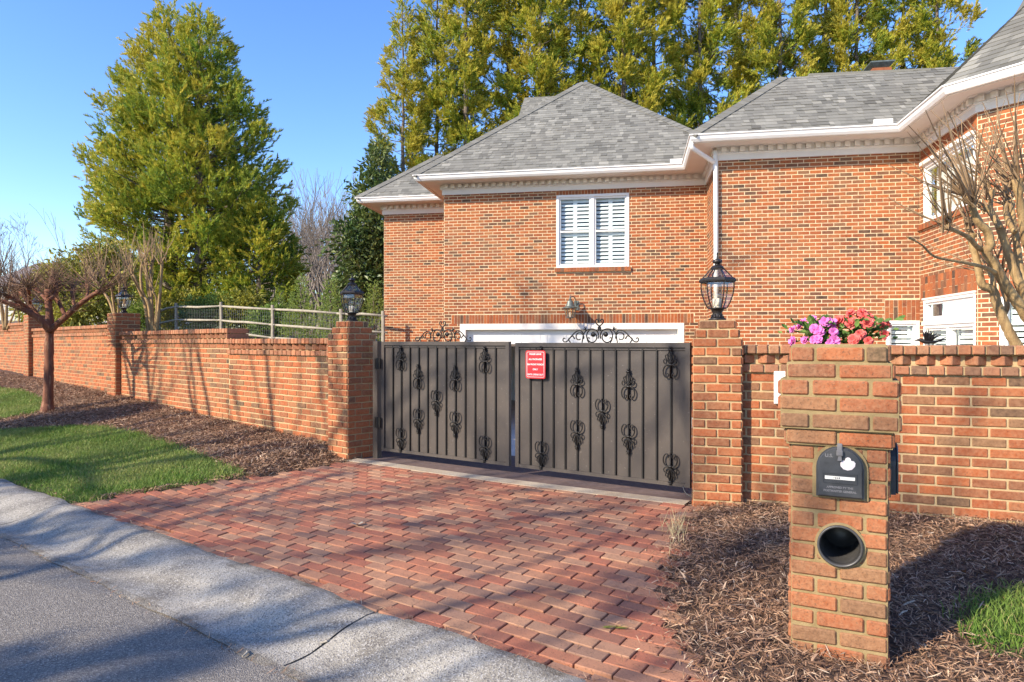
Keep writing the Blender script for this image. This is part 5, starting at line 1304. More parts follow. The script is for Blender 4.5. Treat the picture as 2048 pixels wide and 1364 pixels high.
CEDAR = [plume(34, .40, .17, .015) for _ in range(8)]
FIR = [plume(22, .30, .13, .014, .9) for _ in range(5)]
def conifer_mesh(H, prof, nlimb, dens, size, trunk_r=.16, base=.06, gap=.0, temps=None, rise=.15, tm=.45, seed=1, lean=0.0, tuft=1.0, clump=(.35, .55)):
    """tapered trunk, whorled limbs with side shoots, sprays of foliage at the shoot ends; returns (crown, wood)"""
    random.seed(seed); global rng; rng = np.random.default_rng(seed); temps = temps or CEDAR
    cr, wd = MB(), MB(); n = 14; tp = [(lean * (i / n) ** 2 + random.gauss(0, .02), random.gauss(0, .02), H * i / n) for i in range(n + 1)]
    wd.tube(tp, [trunk_r * (1 - .93 * i / n) + .012 for i in range(n + 1)], 8)
    P, D, S, T = [], [], [], []
    for k in range(nlimb):
        f = base + (1 - base) * (k + random.random()) / nlimb; f = f ** .92; z = H * f; Lm = prof(f) * random.uniform(.62, 1.12)
        if gap and random.random() < gap: Lm *= random.uniform(.3, .6)
        a = k * 2.399 + random.gauss(0, .35); x0 = np.interp(z, [p[2] for p in tp], [p[0] for p in tp]); d2 = np.array([math.cos(a), math.sin(a), 0]); pts = []; m = 6; sag = random.uniform(-.10, .06)
        for i in range(m + 1):
            t = i / m; pts.append(np.array([x0, 0, z]) + d2 * Lm * t + np.array([0, 0, Lm * (rise * t + sag * math.sin(t * 3.1) + .18 * t * t)]))
        wd.tube([tuple(p) for p in pts], [max(.034 * (Lm / 3 + .3) * (1 - .85 * i / m), .006) for i in range(m + 1)], 4, cap=False)
        ltint = random.gauss(tm, .13); nt = max(3, int(Lm * dens)); nc = max(1, int(round(Lm * 1.3))); cc = [(random.uniform(clump[0], 1.0), random.gauss(0, .30), random.gauss(0, .16)) for _ in range(nc)]; cc[0] = (.96, 0, 0)
        for _ in range(nt):
            if random.random() < clump[1]:
                ct = random.choice(cc); t = min(1.03, max(.15, ct[0] + random.gauss(0, .16 / max(Lm, .5)))); i = min(int(min(t, .999) * m), m - 1); p = pts[i] + (pts[i + 1] - pts[i]) * (t * m - i); sd = np.array([-d2[1], d2[0], 0]); side = ct[1] * Lm * .5 + random.gauss(0, .16)
                q = p + sd * side + np.array([0, 0, ct[2] + random.gauss(.03, .14)]); P.append(q); D.append(d2 * .6 + sd * random.gauss(0, .7) + np.array([0, 0, random.gauss(.8, .4)])); S.append(size * random.uniform(.6, 1.2)); T.append(np.clip(ltint + .05 + random.gauss(0, .08), 0, .95)); continue
            t = 1 - abs(random.gauss(0, .36)); t = max(.18, min(1.0, t)); p = pts[0] + (pts[-1] - pts[0]) * t; i = min(int(t * m), m - 1); p = pts[i] + (pts[i + 1] - pts[i]) * (t * m - i)
            side = random.gauss(0, .26) * (.35 + .65 * Lm / 2.5) * (1.15 - t * .7); sd = np.array([-d2[1], d2[0], 0]); q = p + sd * side + np.array([0, 0, random.gauss(-.05, .16)])
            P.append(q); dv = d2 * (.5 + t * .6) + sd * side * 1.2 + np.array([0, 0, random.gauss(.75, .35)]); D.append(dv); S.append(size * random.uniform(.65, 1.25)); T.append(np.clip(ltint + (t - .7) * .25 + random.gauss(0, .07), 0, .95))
    for i in range(int(8 * tuft)): P.append(np.array([lean, 0, H * (1 - .02 * i)]) + np.array([random.gauss(0, .06), random.gauss(0, .06), 0])); D.append(np.array([random.gauss(0, .3), random.gauss(0, .3), 1])); S.append(size * .8); T.append(tm + .1)
    place_sprays(cr, P, D, S, T, temps); return cr, wd
def tree_from(name, cr, wd, leaf, bark, label, cat, loc, group=None, scale=1.0, rz=0.0):
    t = thing(name, label, cat, (0, 0, 0), group); wd.build('trunk', bark, t); cr.build('crown', leaf, t); t.location = loc; t.scale = (scale,) * 3; t.rotation_euler = (0, 0, rz); return t
def again(src, label, loc, scale, rz, group=None):
    t = copy_tree(src); t.location = loc; t.scale = scale if isinstance(scale, tuple) else (scale,) * 3; t.rotation_euler = (0, 0, rz); t['label'] = label
    if group: t['group'] = group
    return t

def grow(mb, p, d, L, r, depth, spread=.5, up=.15, segs=4, sides=5, kids_=(2, 3), shrink=.72, minr=.004, wob=.12, tips=None):
    """a bare branch that forks"""
    pts = [p.copy()]; q = p.copy(); dd = d.normalized(); rr = [r]
    for i in range(segs):
        dd = (dd + Vector((random.gauss(0, wob), random.gauss(0, wob), random.gauss(0, wob) + up * .25))).normalized(); q = q + dd * L / segs; pts.append(q.copy()); rr.append(max(r * (1 - .38 * (i + 1) / segs), minr * .6))
    mb.tube(pts, rr, max(3, sides), cap=False)
    if depth == 0:
        if tips is not None: tips.append((q, dd))
        return
    for k in range(random.randint(*kids_)):
        ax = Vector((random.gauss(0, 1), random.gauss(0, 1), random.gauss(0, .6))); nd = (dd + ax.normalized() * spread * random.uniform(.6, 1.3) + Vector((0, 0, up))).normalized()
        at = pts[-1] if k < 2 else pts[random.randint(2, segs)]; grow(mb, at, nd, L * shrink * random.uniform(.75, 1.15), max(rr[-1] * random.uniform(.6, .85), minr), depth - 1, spread, up, max(2, segs - 1) if depth > 1 else 3, max(3, sides - 1), kids_, shrink, minr, wob, tips)
def bare_tree(label, loc, H, r, depth, group, bark, spread=.55, up=.18, stems=1, trunk=.28, kids_=(2, 3), minr=.006, seed=0, lean=(0, 0)):
    random.seed(seed); t = thing('bare_tree', label, 'tree', loc, group); wd, cr = MB(), MB(); base = Vector(loc)
    for s in range(stems):
        d = Vector((random.gauss(lean[0], .12 * (stems > 1)), random.gauss(lean[1], .12 * (stems > 1)), 1)).normalized(); top = base + d * H * trunk
        wd.tube([base - Vector((0, 0, .2)), base + d * H * trunk * .5 + Vector((random.gauss(0, .05), random.gauss(0, .05), 0)), top], [r * 1.25, r, r * .82], 8, cap=False)
        for k in range(3): a = 2.1 * k + random.random(); grow(cr, top, (d + Vector((math.cos(a), math.sin(a), 0)) * spread).normalized(), H * .27 * random.uniform(.8, 1.2), r * .6, depth, spread, up, kids_=kids_, minr=minr)
    wd.build('trunk', bark, t, True); cr.build('branches', bark, t, True); return t

def leafy_mass(label, loc, name, cat, mat, clumps, nleaf, lsize, bark, trunk_h, trunk_r, group=None, seed=3, tm=.45, shell=.55, stems=1, droop=0.0):
    """broadleaved tree or shrub: limbs to each clump, leaves through the clump's volume"""
    random.seed(seed); global rng; rng = np.random.default_rng(seed); t = thing(name, label, cat, loc, group); L = Vector(loc); wd, cr = MB(), MB()
    tot = sum(c[3] ** 2 for c in clumps)
    for (x, y, z, rad, sq) in clumps:
        n = int(nleaf * rad ** 2 / tot); u = rng.normal(0, 1, (n, 3)); u /= np.linalg.norm(u, axis=1, keepdims=True); rr = rad * (rng.random(n) ** shell) * (1 + .22 * np.sin(u[:, 0] * 5 + z) * np.sin(u[:, 2] * 6 + x) + .10 * np.sin(u[:, 1] * 11)); c = np.array([x, y, z]) + np.array(loc); P = c + u * rr[:, None] * np.array([1, 1, sq])
        d = u + rng.normal(0, .6, (n, 3)); d[:, 2] -= droop; d /= np.linalg.norm(d, axis=1, keepdims=True); s = np.cross(d, rng.normal(0, 1, (n, 3))); s /= np.linalg.norm(s, axis=1, keepdims=True); l = (lsize * rng.uniform(.6, 1.3, n))[:, None]; nn = np.cross(s, d) * l * .12
        W = np.stack([P, P + d * l * .5 + s * l * .24 + nn, P + d * l, P + d * l * .5 - s * l * .24 + nn], 1).reshape(-1, 3); k = np.arange(n)[:, None] * 4; cl = random.gauss(tm, .13)
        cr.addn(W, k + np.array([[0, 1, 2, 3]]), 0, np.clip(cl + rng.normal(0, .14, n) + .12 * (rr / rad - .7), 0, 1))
        hub = L + Vector((0, 0, trunk_h)) if trunk_h > 0 else L; e = Vector(c); mid = hub.lerp(e, .55) + Vector((random.gauss(0, .08), random.gauss(0, .08), .1)) * rad; wd.tube([hub, mid, e], [trunk_r * .6, trunk_r * .38, trunk_r * .12], 5, cap=False)
    if trunk_h > 0: wd.tube([L - Vector((0, 0, .15)), L + Vector((0, 0, trunk_h))], [trunk_r * 1.2, trunk_r * .8], 8, cap=False)
    wd.build('trunk', bark, t, True); cr.build('crown' if trunk_h > .3 else 'foliage', mat, t); return t

def whips(mb, p, d, n, L, r, spread=.5, sides=3, wob=.06):
    for _ in range(n):
        dd = (Vector(d).normalized() + Vector((random.gauss(0, spread), random.gauss(0, spread), random.gauss(0, spread * .7)))).normalized(); q = Vector(p) + Vector((random.gauss(0, .025), random.gauss(0, .025), random.gauss(0, .03))); pts = [q.copy()]; l = L * random.uniform(.45, 1.15); nd = 4
        for i in range(nd): dd = (dd + Vector((random.gauss(0, wob), random.gauss(0, wob), random.gauss(0, wob) + .03))).normalized(); q = q + dd * l / nd; pts.append(q.copy())
        k = r * random.uniform(.7, 1.2); mb.tube(pts, [k, k * .85, k * .7, k * .5, k * .3], sides, cap=False)
        if random.random() < .35:
            dd2 = (dd + Vector((random.gauss(0, .5), random.gauss(0, .5), random.gauss(0, .4)))).normalized(); mb.tube([pts[2], pts[2] + dd2 * l * .3], [k * .5, k * .25], 3, cap=False)
def limb(mb, pix, Y0, Y1, r0, r1, sides=8, knob=0.0, jit=.0):
    """a limb through points read from the photograph, running from depth Y0 to depth Y1"""
    n = len(pix); P = [atY(px, py, Y0 + (Y1 - Y0) * i / (n - 1)) for i, (px, py) in enumerate(pix)]; Q = smooth_path([tuple(p) for p in P], 5); m = len(Q)
    rr = [(r0 + (r1 - r0) * i / (m - 1)) * (1 + random.uniform(-.07, .10)) for i in range(m)]
    if knob: 
        for i in range(max(0, m - 3), m): rr[i] *= 1 + knob
    mb.tube(Q, rr, sides); return P

def build_trees():
    # big pair of cedars at the left
    G = 'tall cedars standing behind the split rail fence'
    def pf(f): return 4.2 * min(1, (1.03 - f) * 1.30) * (.72 + .28 * min(1, f / .18)) if f > .02 else 2.4
    Y = 27; x = (338 - CX) / F * Y; zb = yard(x, Y); H = HC + (HY - 22) / F * Y - zb
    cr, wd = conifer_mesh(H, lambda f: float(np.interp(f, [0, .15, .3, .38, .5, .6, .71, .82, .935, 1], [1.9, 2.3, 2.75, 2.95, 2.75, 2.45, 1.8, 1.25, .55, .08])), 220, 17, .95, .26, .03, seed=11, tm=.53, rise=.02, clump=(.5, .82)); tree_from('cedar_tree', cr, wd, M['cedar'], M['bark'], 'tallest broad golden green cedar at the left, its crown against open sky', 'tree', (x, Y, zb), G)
    Y = 26; x = (400 - CX) / F * Y; zb = yard(x, Y); H = HC + (HY - 30) / F * Y - zb
    cr, wd = conifer_mesh(H, lambda f: float(np.interp(f, [0, .15, .3, .4, .48, .59, .71, .82, .935, 1], [2.7, 3.0, 3.3, 3.35, 3.05, 2.4, 1.85, 1.35, .55, .08])), 220, 17, .95, .25, .03, seed=12, tm=.49, rise=.02, clump=(.5, .82)); tree_from('cedar_tree', cr, wd, M['cedar'], M['bark'], 'broad green cedar leaning in close on the right of the tallest left cedar', 'tree', (x, Y, zb), G, rz=2.0)
    Y = 24.5; x = (520 - CX) / F * Y; zb = yard(x, Y); H = HC + (HY - 400) / F * Y - zb
    cr, wd = conifer_mesh(H, lambda f: 1.35 * min(1.0, (1.02 - f) * 2.2) ** .8, 100, 19, .85, .16, .03, seed=13, tm=.38, rise=.05); tree_from('cedar_tree', cr, wd, M['cedar'], M['bark'], 'shorter dark green cedar filling the right foot of the big cedar pair', 'tree', (x, Y, zb), G)
    Y = 24; x = (255 - CX) / F * Y
    # row behind the house: three grown trees, copied along the row
    G2 = 'row of slim cedars rising behind the house roof'; src = []
    for s, (hh, w) in enumerate(((21.5, 1.5), (21.0, 1.7), (22.2, 1.4))):
        cr, wd = conifer_mesh(hh, lambda f: w * (.75 + .45 * math.sin(math.pi * min(1, f * 1.02))) * min(1, (1.03 - f) * 2.6), 116, 38, 1.0, .17, .08, gap=.24, seed=30 + s, tm=.62, rise=.24, clump=(.55, .86)); src.append((cr, wd))
    row = [(806, 30, .74, 'leftmost, shortest'), (866, 31, .88, 'second from the left'), (940, 30, .98, 'third from the left'), (1012, 31.5, 1.04, 'fourth from the left'), (1085, 30, 1.02, 'fifth from the left, over the garage hip'), (1160, 32, 1.06, 'sixth from the left, above the garage peak'), (1238, 30.5, 1.0, 'seventh from the left'), (1316, 32, 1.07, 'eighth from the left'), (1396, 31, 1.02, 'ninth from the left, over the roof valley'), (1478, 32, 1.05, 'tenth from the left'), (1560, 31, 1.03, 'fifth from the right end'), (1642, 32.5, 1.07, 'fourth from the right end'), (1722, 31.5, 1.02, 'third from the right end'), (1800, 32, 1.0, 'second from the right end'), (1880, 31, .96, 'rightmost')]
    ob = {}
    for i, (px, Y, sc, lb) in enumerate(row):
        k = i % 3; x = (px + [0, 9, -8, 5, -6][i % 5] - CX) / F * Y; loc = (x, Y, 1.0); lab = 'slim cedar in the row behind the house, ' + lb
        if k not in ob: CEDARS[k] = ob[k] = tree_from('cedar_tree', src[k][0], src[k][1], M['cedar'], M['bark'], lab, 'tree', loc, G2, sc, i * 1.3)
        else: again(ob[k], lab, loc, (sc * random.uniform(.92, 1.1), sc * random.uniform(.92, 1.1), sc), i * 1.3)
    # young spruces behind the fence
    G3 = 'young spruces behind the timber fence'; cr, wd = conifer_mesh(3.0, lambda f: .95 * (1.02 - f) ** .9, 70, 26, .62, .05, .02, temps=FIR, seed=50, tm=.5, rise=.0); first = None
    for px, Y, top, lb in ((602, 21, 556, 'bushy young spruce left of the gate lantern'), (662, 20, 560, 'young spruce directly behind the left gate lantern'), (748, 20.5, 572, 'young spruce against the left corner of the house'), (560, 22.5, 590, 'smaller spruce at the foot of the big cedars')):
        x = (px - CX) / F * Y; zb = yard(x, Y) - .1; s = (HC + (HY - top) / F * Y - zb) / 3.0
        if first is None: first = tree_from('spruce_tree', cr, wd, M['spruce'], M['bark'], lb, 'tree', (x, Y, zb), G3, s)
        else: again(first, lb, (x, Y, zb), s, random.uniform(0, 6))
    # dark broadleaf evergreen by the house corner
    Y = 24; x = (735 - CX) / F * Y; zb = 1.5; cl = [(0, 0, 2.1, 1.2, 1.0), (-.35, 0, 3.4, 1.05, 1.0), (.4, .2, 3.9, 1.05, 1), (.1, 0, 5.0, .85, 1.1), (.35, 0, 5.9, .62, 1.2), (.6, .2, 2.6, 1.0, 1), (-.6, .1, 1.5, .9, 1), (.45, 0, 6.6, .36, 1.2)]
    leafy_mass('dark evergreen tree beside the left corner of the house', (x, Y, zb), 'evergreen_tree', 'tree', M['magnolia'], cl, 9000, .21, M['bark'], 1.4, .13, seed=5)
    # evergreen shrub mass at the left
    Y = 21; x = (160 - CX) / F * Y; zb = yard(x, Y) - .2; cl = [(-1.1, 0, 1.0, .9, .9), (-.5, 0, 1.7, .9, .8), (.1, 0, 1.95, .9, .9), (.7, .2, 2.2, .85, .9), (.9, 0, 1.3, .9, .9), (.2, -.3, .8, 1.0, .7), (-.9, 0, 1.5, .7, .8), (.6, 0, 2.55, .55, .8)]
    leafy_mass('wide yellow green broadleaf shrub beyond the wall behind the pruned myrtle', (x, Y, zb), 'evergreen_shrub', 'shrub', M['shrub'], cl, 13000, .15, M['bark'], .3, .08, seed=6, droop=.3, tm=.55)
    Y = 14.2; x = (277 - CX) / F * Y; leafy_mass('small round lime green shrub beside the lamp pier', (x, Y, yard(x, Y) - .1), 'round_shrub', 'shrub', M['lime'], [(0, 0, .42, .34, 1.2), (.05, 0, .62, .26, 1)], 2600, .055, M['bark'], .1, .02, seed=8)
    # hedge-like young conifers that fill in between cedar and fence
    for i, (px, Y, top, rad, lb) in enumerate(((345, 23.5, 560, .9, 'dark green bush at the foot of the left cedar'), (420, 23, 575, .8, 'low green bush behind the fence post left of centre'), (480, 23, 560, .85, 'green bush behind the fence near the wall step'), (535, 22.5, 600, .6, 'low bush beyond the middle fence rail'))):
        x = (px - CX) / F * Y; zb = yard(x, Y) - .1; h = HC + (HY - top) / F * Y - zb
        leafy_mass(lb, (x, Y, zb), 'evergreen_shrub', 'shrub', M['shrub'] if i % 2 == 0 else M['spruce'], [(0, 0, h * .4, rad, .8), (rad * .4, 0, h * .65, rad * .7, .8), (-rad * .5, 0, h * .55, rad * .7, .9)], 3000, .13, M['bark'], .2, .04, seed=60 + i, group='bushes behind the fence')
    # bare trees
    GB = 'bare winter trees far behind the garden'
    for i, (px, Y, top, lb) in enumerate(((30, 46, 425, 'large bare tree at the far left above the neighbouring roof'), (-25, 44, 440, 'bare tree cut by the left edge of the picture'), (610, 42, 400, 'bare tree showing just right of the big cedars'), (665, 40, 415, 'dense bare tree between the cedars and the dark evergreen'), (640, 36, 470, 'low twiggy bare tree above the young spruces'), (715, 46, 450, 'bare tree mostly behind the dark evergreen'), (590, 44, 470, 'bare tree hard against the right of the cedars'))):
        x = (px - CX) / F * Y; zb = 1.8; H = HC + (HY - top) / F * Y - zb
        bare_tree(lb, (x, Y, zb), H * 1.05, .055 + H * .014, 5 if i != 5 else 4, GB, M['twiggrey'], .55, .16, stems=1 + (i in (3, 4)), trunk=.22, seed=70 + i, minr=.010)
    # woodland filling the distance
    random.seed(5); mb = MB(); 
    for k in range(260):
        px = random.uniform(530, 770); Y = random.uniform(46, 72); x = (px - CX) / F * Y; h = random.uniform(5, 9.5); grow(mb, Vector((x, Y, 2.2)), Vector((random.gauss(0, .1), 0, 1)), h * .5, .09, 3, .42, .2, minr=.014, sides=4)
    for k in range(46):
        px = random.uniform(-90, 200); Y = random.uniform(60, 85); x = (px - CX) / F * Y; h = random.uniform(5, 9); grow(mb, Vector((x, Y, 2.4)), Vector((random.gauss(0, .1), 0, 1)), h * .5, .09, 3, .42, .2, minr=.014, sides=4)
    for k in range(60):
        px = random.uniform(1000, 1900); Y = random.uniform(48, 70); x = (px - CX) / F * Y; h = random.uniform(9, 14); grow(mb, Vector((x, Y, 2.4)), Vector((random.gauss(0, .1), 0, 1)), h * .5, .10, 3, .42, .2, minr=.014, sides=4)
    tag(mb.build('woodland', M['twiggrey']), 'distant leafless woodland seen between the garden trees', 'woodland', None, 'stuff')

def build_myrtles():
    G = 'pruned crepe myrtles'
    # front tree on the left bed
    random.seed(21); g = hit(95, 822); Y = g.y; t = thing('crepe_myrtle', 'rust barked pruned myrtle standing in the mulch on the lawn, branches spreading low', 'tree', g, G); mb, tw = MB(), MB()
    b0 = [(95, 826), (95.5, 812), (97, 770), (98, 730), (98, 690), (100, 655)]; limb(mb, b0, Y, Y, .080, .058, 12); 
    base = atY(95, 824, Y); mb.tube([base - Vector((0, 0, .1)), base + Vector((0, 0, .05)), base + Vector((.0, 0, .16))], [.12, .098, .078], 12)
    L = [([(99, 660), (88, 648), (70, 632), (45, 618), (15, 606), (-20, 596)], -.5, .045, .022), ([(97, 662), (82, 640), (68, 622), (55, 602), (42, 580)], .3, .036, .026), ([(72, 633), (50, 612), (30, 600), (10, 590)], -.7, .024, .016), ([(100, 658), (99, 630), (97, 605), (99, 580)], .1, .046, .034), ([(102, 660), (118, 645), (131, 634), (148, 618), (165, 604), (185, 590), (200, 582)], -.4, .040, .020), ([(131, 634), (124, 618), (116, 602), (108, 592)], .35, .026, .022), ([(99, 600), (110, 588), (112, 572), (106, 558)], .3, .028, .026), ([(97, 606), (84, 590), (72, 578)], .4, .024, .02), ([(150, 617), (146, 596), (146, 576)], .5, .020, .018), ([(45, 618), (36, 600), (30, 588)], .3, .022, .02), ([(60, 606), (58, 590), (58, 575)], -.5, .02, .018), ([(170, 600), (176, 585), (174, 570)], .2, .018, .016)]
    for pix, dy, r0, r1 in L:
        P = limb(mb, pix, Y + dy * .12, Y + dy, r0 * 1.3, r1 * 1.35, 8, .45); e = P[-1]; d = (P[-1] - P[-2]).normalized(); whips(tw, e, d * .8 + Vector((0, 0, .3)), 38, .66, .0056, .75); whips(tw, P[len(P) // 2], d + Vector((0, 0, .6)), 20, .50, .0048, .85)
    mb.build('trunk', M['barkred'], t, True); tw.build('twigs', M['twigbrown'], t)
    # multi-stem myrtle behind the wall
    random.seed(22); Y = 12.3; p = atY(300, 664, Y); zb = yard(p.x, Y); t = thing('crepe_myrtle', 'slender multi-stem myrtle rising behind the wall right of the lamp pier', 'tree', (p.x, Y, zb), G); mb, tw = MB(), MB(); z = lambda a, b: (a / 5.247, 420 + b / 5.247)
    for pix, r0 in (([(1560, 1290), (1525, 1000), (1475, 870), (1400, 690), (1350, 590)], .036), ([(1590, 1290), (1560, 1000), (1492, 850), (1478, 660), (1500, 545)], .032), ([(1600, 1290), (1570, 950), (1545, 780), (1535, 560)], .032), ([(1605, 1290), (1590, 900), (1578, 700), (1585, 570)], .032), ([(1620, 1290), (1645, 960), (1600, 850)], .024), ([(1640, 1290), (1670, 980), (1690, 740), (1700, 560)], .032), ([(1500, 900), (1440, 800), (1380, 690)], .02)):
        dy = random.uniform(-.3, .3); P = limb(mb, [z(*q) for q in pix], Y, Y + dy, r0, r0 * .6, 8, .3); whips(tw, P[-1], (P[-1] - P[-2]).normalized() + Vector((0, 0, .7)), 11, .68, .0085, .30)
    mb.build('trunk', M['barktan'], t, True); tw.build('twigs', M['twig'], t)
    # vase shaped one further back, left of the lantern
    random.seed(23); Y = 15.5; p = atY(232, 640, Y); zb = yard(p.x, Y); t = thing('crepe_myrtle', 'twiggy tan myrtle leaning left behind the pier lantern', 'tree', (p.x, Y, zb), G); mb, tw = MB(), MB()
    for pix, r0 in (([(232, 650), (222, 610), (205, 580), (190, 560)], .035), ([(234, 650), (226, 600), (222, 575), (210, 555)], .03), ([(236, 650), (238, 600), (240, 565)], .03), ([(238, 650), (248, 610), (252, 575)], .026)):
        P = limb(mb, pix, Y, Y + random.uniform(-.4, .4), r0, r0 * .6, 7, .3); whips(tw, P[-1], (P[-1] - P[-2]).normalized() + Vector((0, 0, .5)), 14, 1.0, .010, .40)
    mb.build('trunk', M['barktan'], t, True); tw.build('twigs', M['twig'], t)
    # one more at the left edge
    random.seed(24); Y = 17.5; p = atY(12, 650, Y); zb = yard(p.x, Y) - .3; t = thing('crepe_myrtle', 'pale twiggy myrtle behind the wall at the left edge', 'tree', (p.x, Y, zb), G); mb, tw = MB(), MB()
    for pix, r0 in (([(10, 660), (2, 610), (-6, 570), (2, 540)], .05), ([(12, 660), (14, 600), (22, 560)], .04), ([(14, 660), (30, 620), (36, 590)], .03), ([(36, 660), (38, 630), (30, 612)], .02)):
        P = limb(mb, pix, Y, Y + random.uniform(-.4, .4), r0, r0 * .6, 7, .3); whips(tw, P[-1], (P[-1] - P[-2]).normalized() + Vector((0, 0, .5)), 11, 1.0, .010, .42)
    mb.build('trunk', M['barktan'], t, True); tw.build('twigs', M['twiggrey'], t)
    # right tree in front of the bay
    random.seed(25); Y = 6.6; p = atY(2032, 700, Y); t = thing('crepe_myrtle', 'large tan pruned myrtle in front of the bay window at the right edge', 'tree', (p.x, Y, .25), G); mb, tw = MB(), MB(); z = lambda a, b: (1800 + a / 2.73, 200 + b / 2.73)
    base = atY(2034, 686, Y); mb.tube([(base.x + .03, Y, .1), (base.x + .02, Y, .8), (base.x, Y, HC)], [.07, .058, .048], 12)
    st = [([(640, 1345), (600, 1275), (560, 1190), (528, 1110), (508, 1040), (450, 1010), (432, 940), (415, 860), (392, 780), (388, 730)], .0, .066, .040), ([(530, 1115), (512, 1040), (508, 985), (500, 940)], .2, .040, .03), ([(740, 1260), (677, 1160), (610, 1060), (555, 975), (512, 890), (470, 832), (492, 790), (478, 720), (432, 670), (398, 600), (385, 520)], -.2, .070, .042), ([(470, 835), (420, 800), (375, 752), (300, 712), (248, 692)], -.6, .034, .020), ([(548, 962), (500, 930), (440, 908), (330, 884), (190, 855), (120, 792), (38, 745)], -.8, .030, .007), ([(720, 1130), (677, 1060), (625, 940), (580, 800), (545, 700), (508, 630), (470, 580)], .15, .062, .036), ([(545, 700), (500, 620), (494, 560), (500, 500)], .3, .034, .028), ([(720, 1040), (665, 960), (645, 850), (628, 720), (612, 620), (600, 560)], .4, .05, .036), ([(740, 900), (690, 780), (660, 600), (640, 430)], -.1, .055, .040), ([(628, 720), (590, 660), (575, 590), (590, 540)], .5, .034, .028), ([(560, 1190), (585, 1120), (560, 1030), (545, 960)], .35, .034, .026)]
    heads = []
    for pix, dy, r0, r1 in st:
        P = limb(mb, [z(*q) for q in pix], Y, Y + dy, r0 * .74, r1 * .74, 10, .55); heads.append((P[-1], (P[-1] - P[-2]).normalized(), r1))
    for e, d, r in heads:
        if r < .01: continue
        whips(tw, e, d * .7 + Vector((-.35, -.1, .8)), 8, .85, .0095, .36, 5); whips(tw, e, Vector((-.7, 0, .45)), 4, .66, .008, .4, 4)
    e = atY(1800 + 385 / 2.73, 200 + 560 / 2.73, Y - .3); whips(tw, e, Vector((-.65, -.15, .75)), 18, 1.0, .010, .34, 5); e = atY(1800 + 610 / 2.73, 200 + 470 / 2.73, Y); whips(tw, e, Vector((-.2, 0, 1)), 16, .95, .010, .36, 5)
    e = atY(1800 + 250 / 2.73, 200 + 690 / 2.73, Y - .6); whips(tw, e, Vector((-.3, 0, 1)), 7, .45, .006, .5, 4)
    mb.build('trunk', M['barktan'], t, True); tw.build('twigs', M['twig'], t, True)

def build_fence():
    pts = [(318, 22.6), (352, 21.9), (442, 20.2), (545, 18.7), (682, 17.6), (766, 17.3)]; P = []
    for px, Y in pts: x = (px - CX) / F * Y; P.append(Vector((x, Y, 0)))
    tops = [614, 606, 604, 610, 618, 622]; t = thing('rail_fence', 'weathered split rail fence with wire mesh across the garden behind the left wall', 'fence', (P[3].x, P[3].y, yard(P[3].x, P[3].y)))
    Z = []
    for i, p in enumerate(P):
        zt = HC + (HY - tops[i]) / F * p.y; Z.append(zt - .12); mb = MB(); mb.tube([(p.x, p.y, yard(p.x, p.y) - .3), (p.x + .01, p.y, zt - .5), (p.x, p.y, zt)], [.050, .047, .044], 7); mb.build('post', M['wood'], t)
    for dz in (0, -.42, -.78):
        for i in range(len(P) - 1):
            a, b = Vector((P[i].x, P[i].y, Z[i] + dz)), Vector((P[i + 1].x, P[i + 1].y, Z[i + 1] + dz)); m = a.lerp(b, .5) + Vector((0, 0, random.uniform(-.03, .02))); d = (b - a).normalized(); mb = MB(); mb.tube([a - d * .12, a.lerp(b, .25) + Vector((0, 0, random.uniform(-.015, .015))), m, b + d * .12], [.026, .038, .040, .028], 6); mb.build('rail', M['wood'], t, True)
    mb = MB()
    for i in range(len(P) - 1):
        a, b = P[i] + Vector((.0, .07, 0)), P[i + 1] + Vector((0, .07, 0)); za, zb_ = Z[i], Z[i + 1]; n = int((b - a).length / .10)
        for k in range(n): q = a.lerp(b, k / n); zz = za + (zb_ - za) * k / n; mb.tube([(q.x, q.y, zz - .95), (q.x, q.y, zz)], .003, 3, cap=False)
        for k in range(10): mb.tube([(a.x, a.y, za - .1 * k), (b.x, b.y, zb_ - .1 * k)], .003, 3, cap=False)
    mb.build('wire_mesh', M['wire'], t)

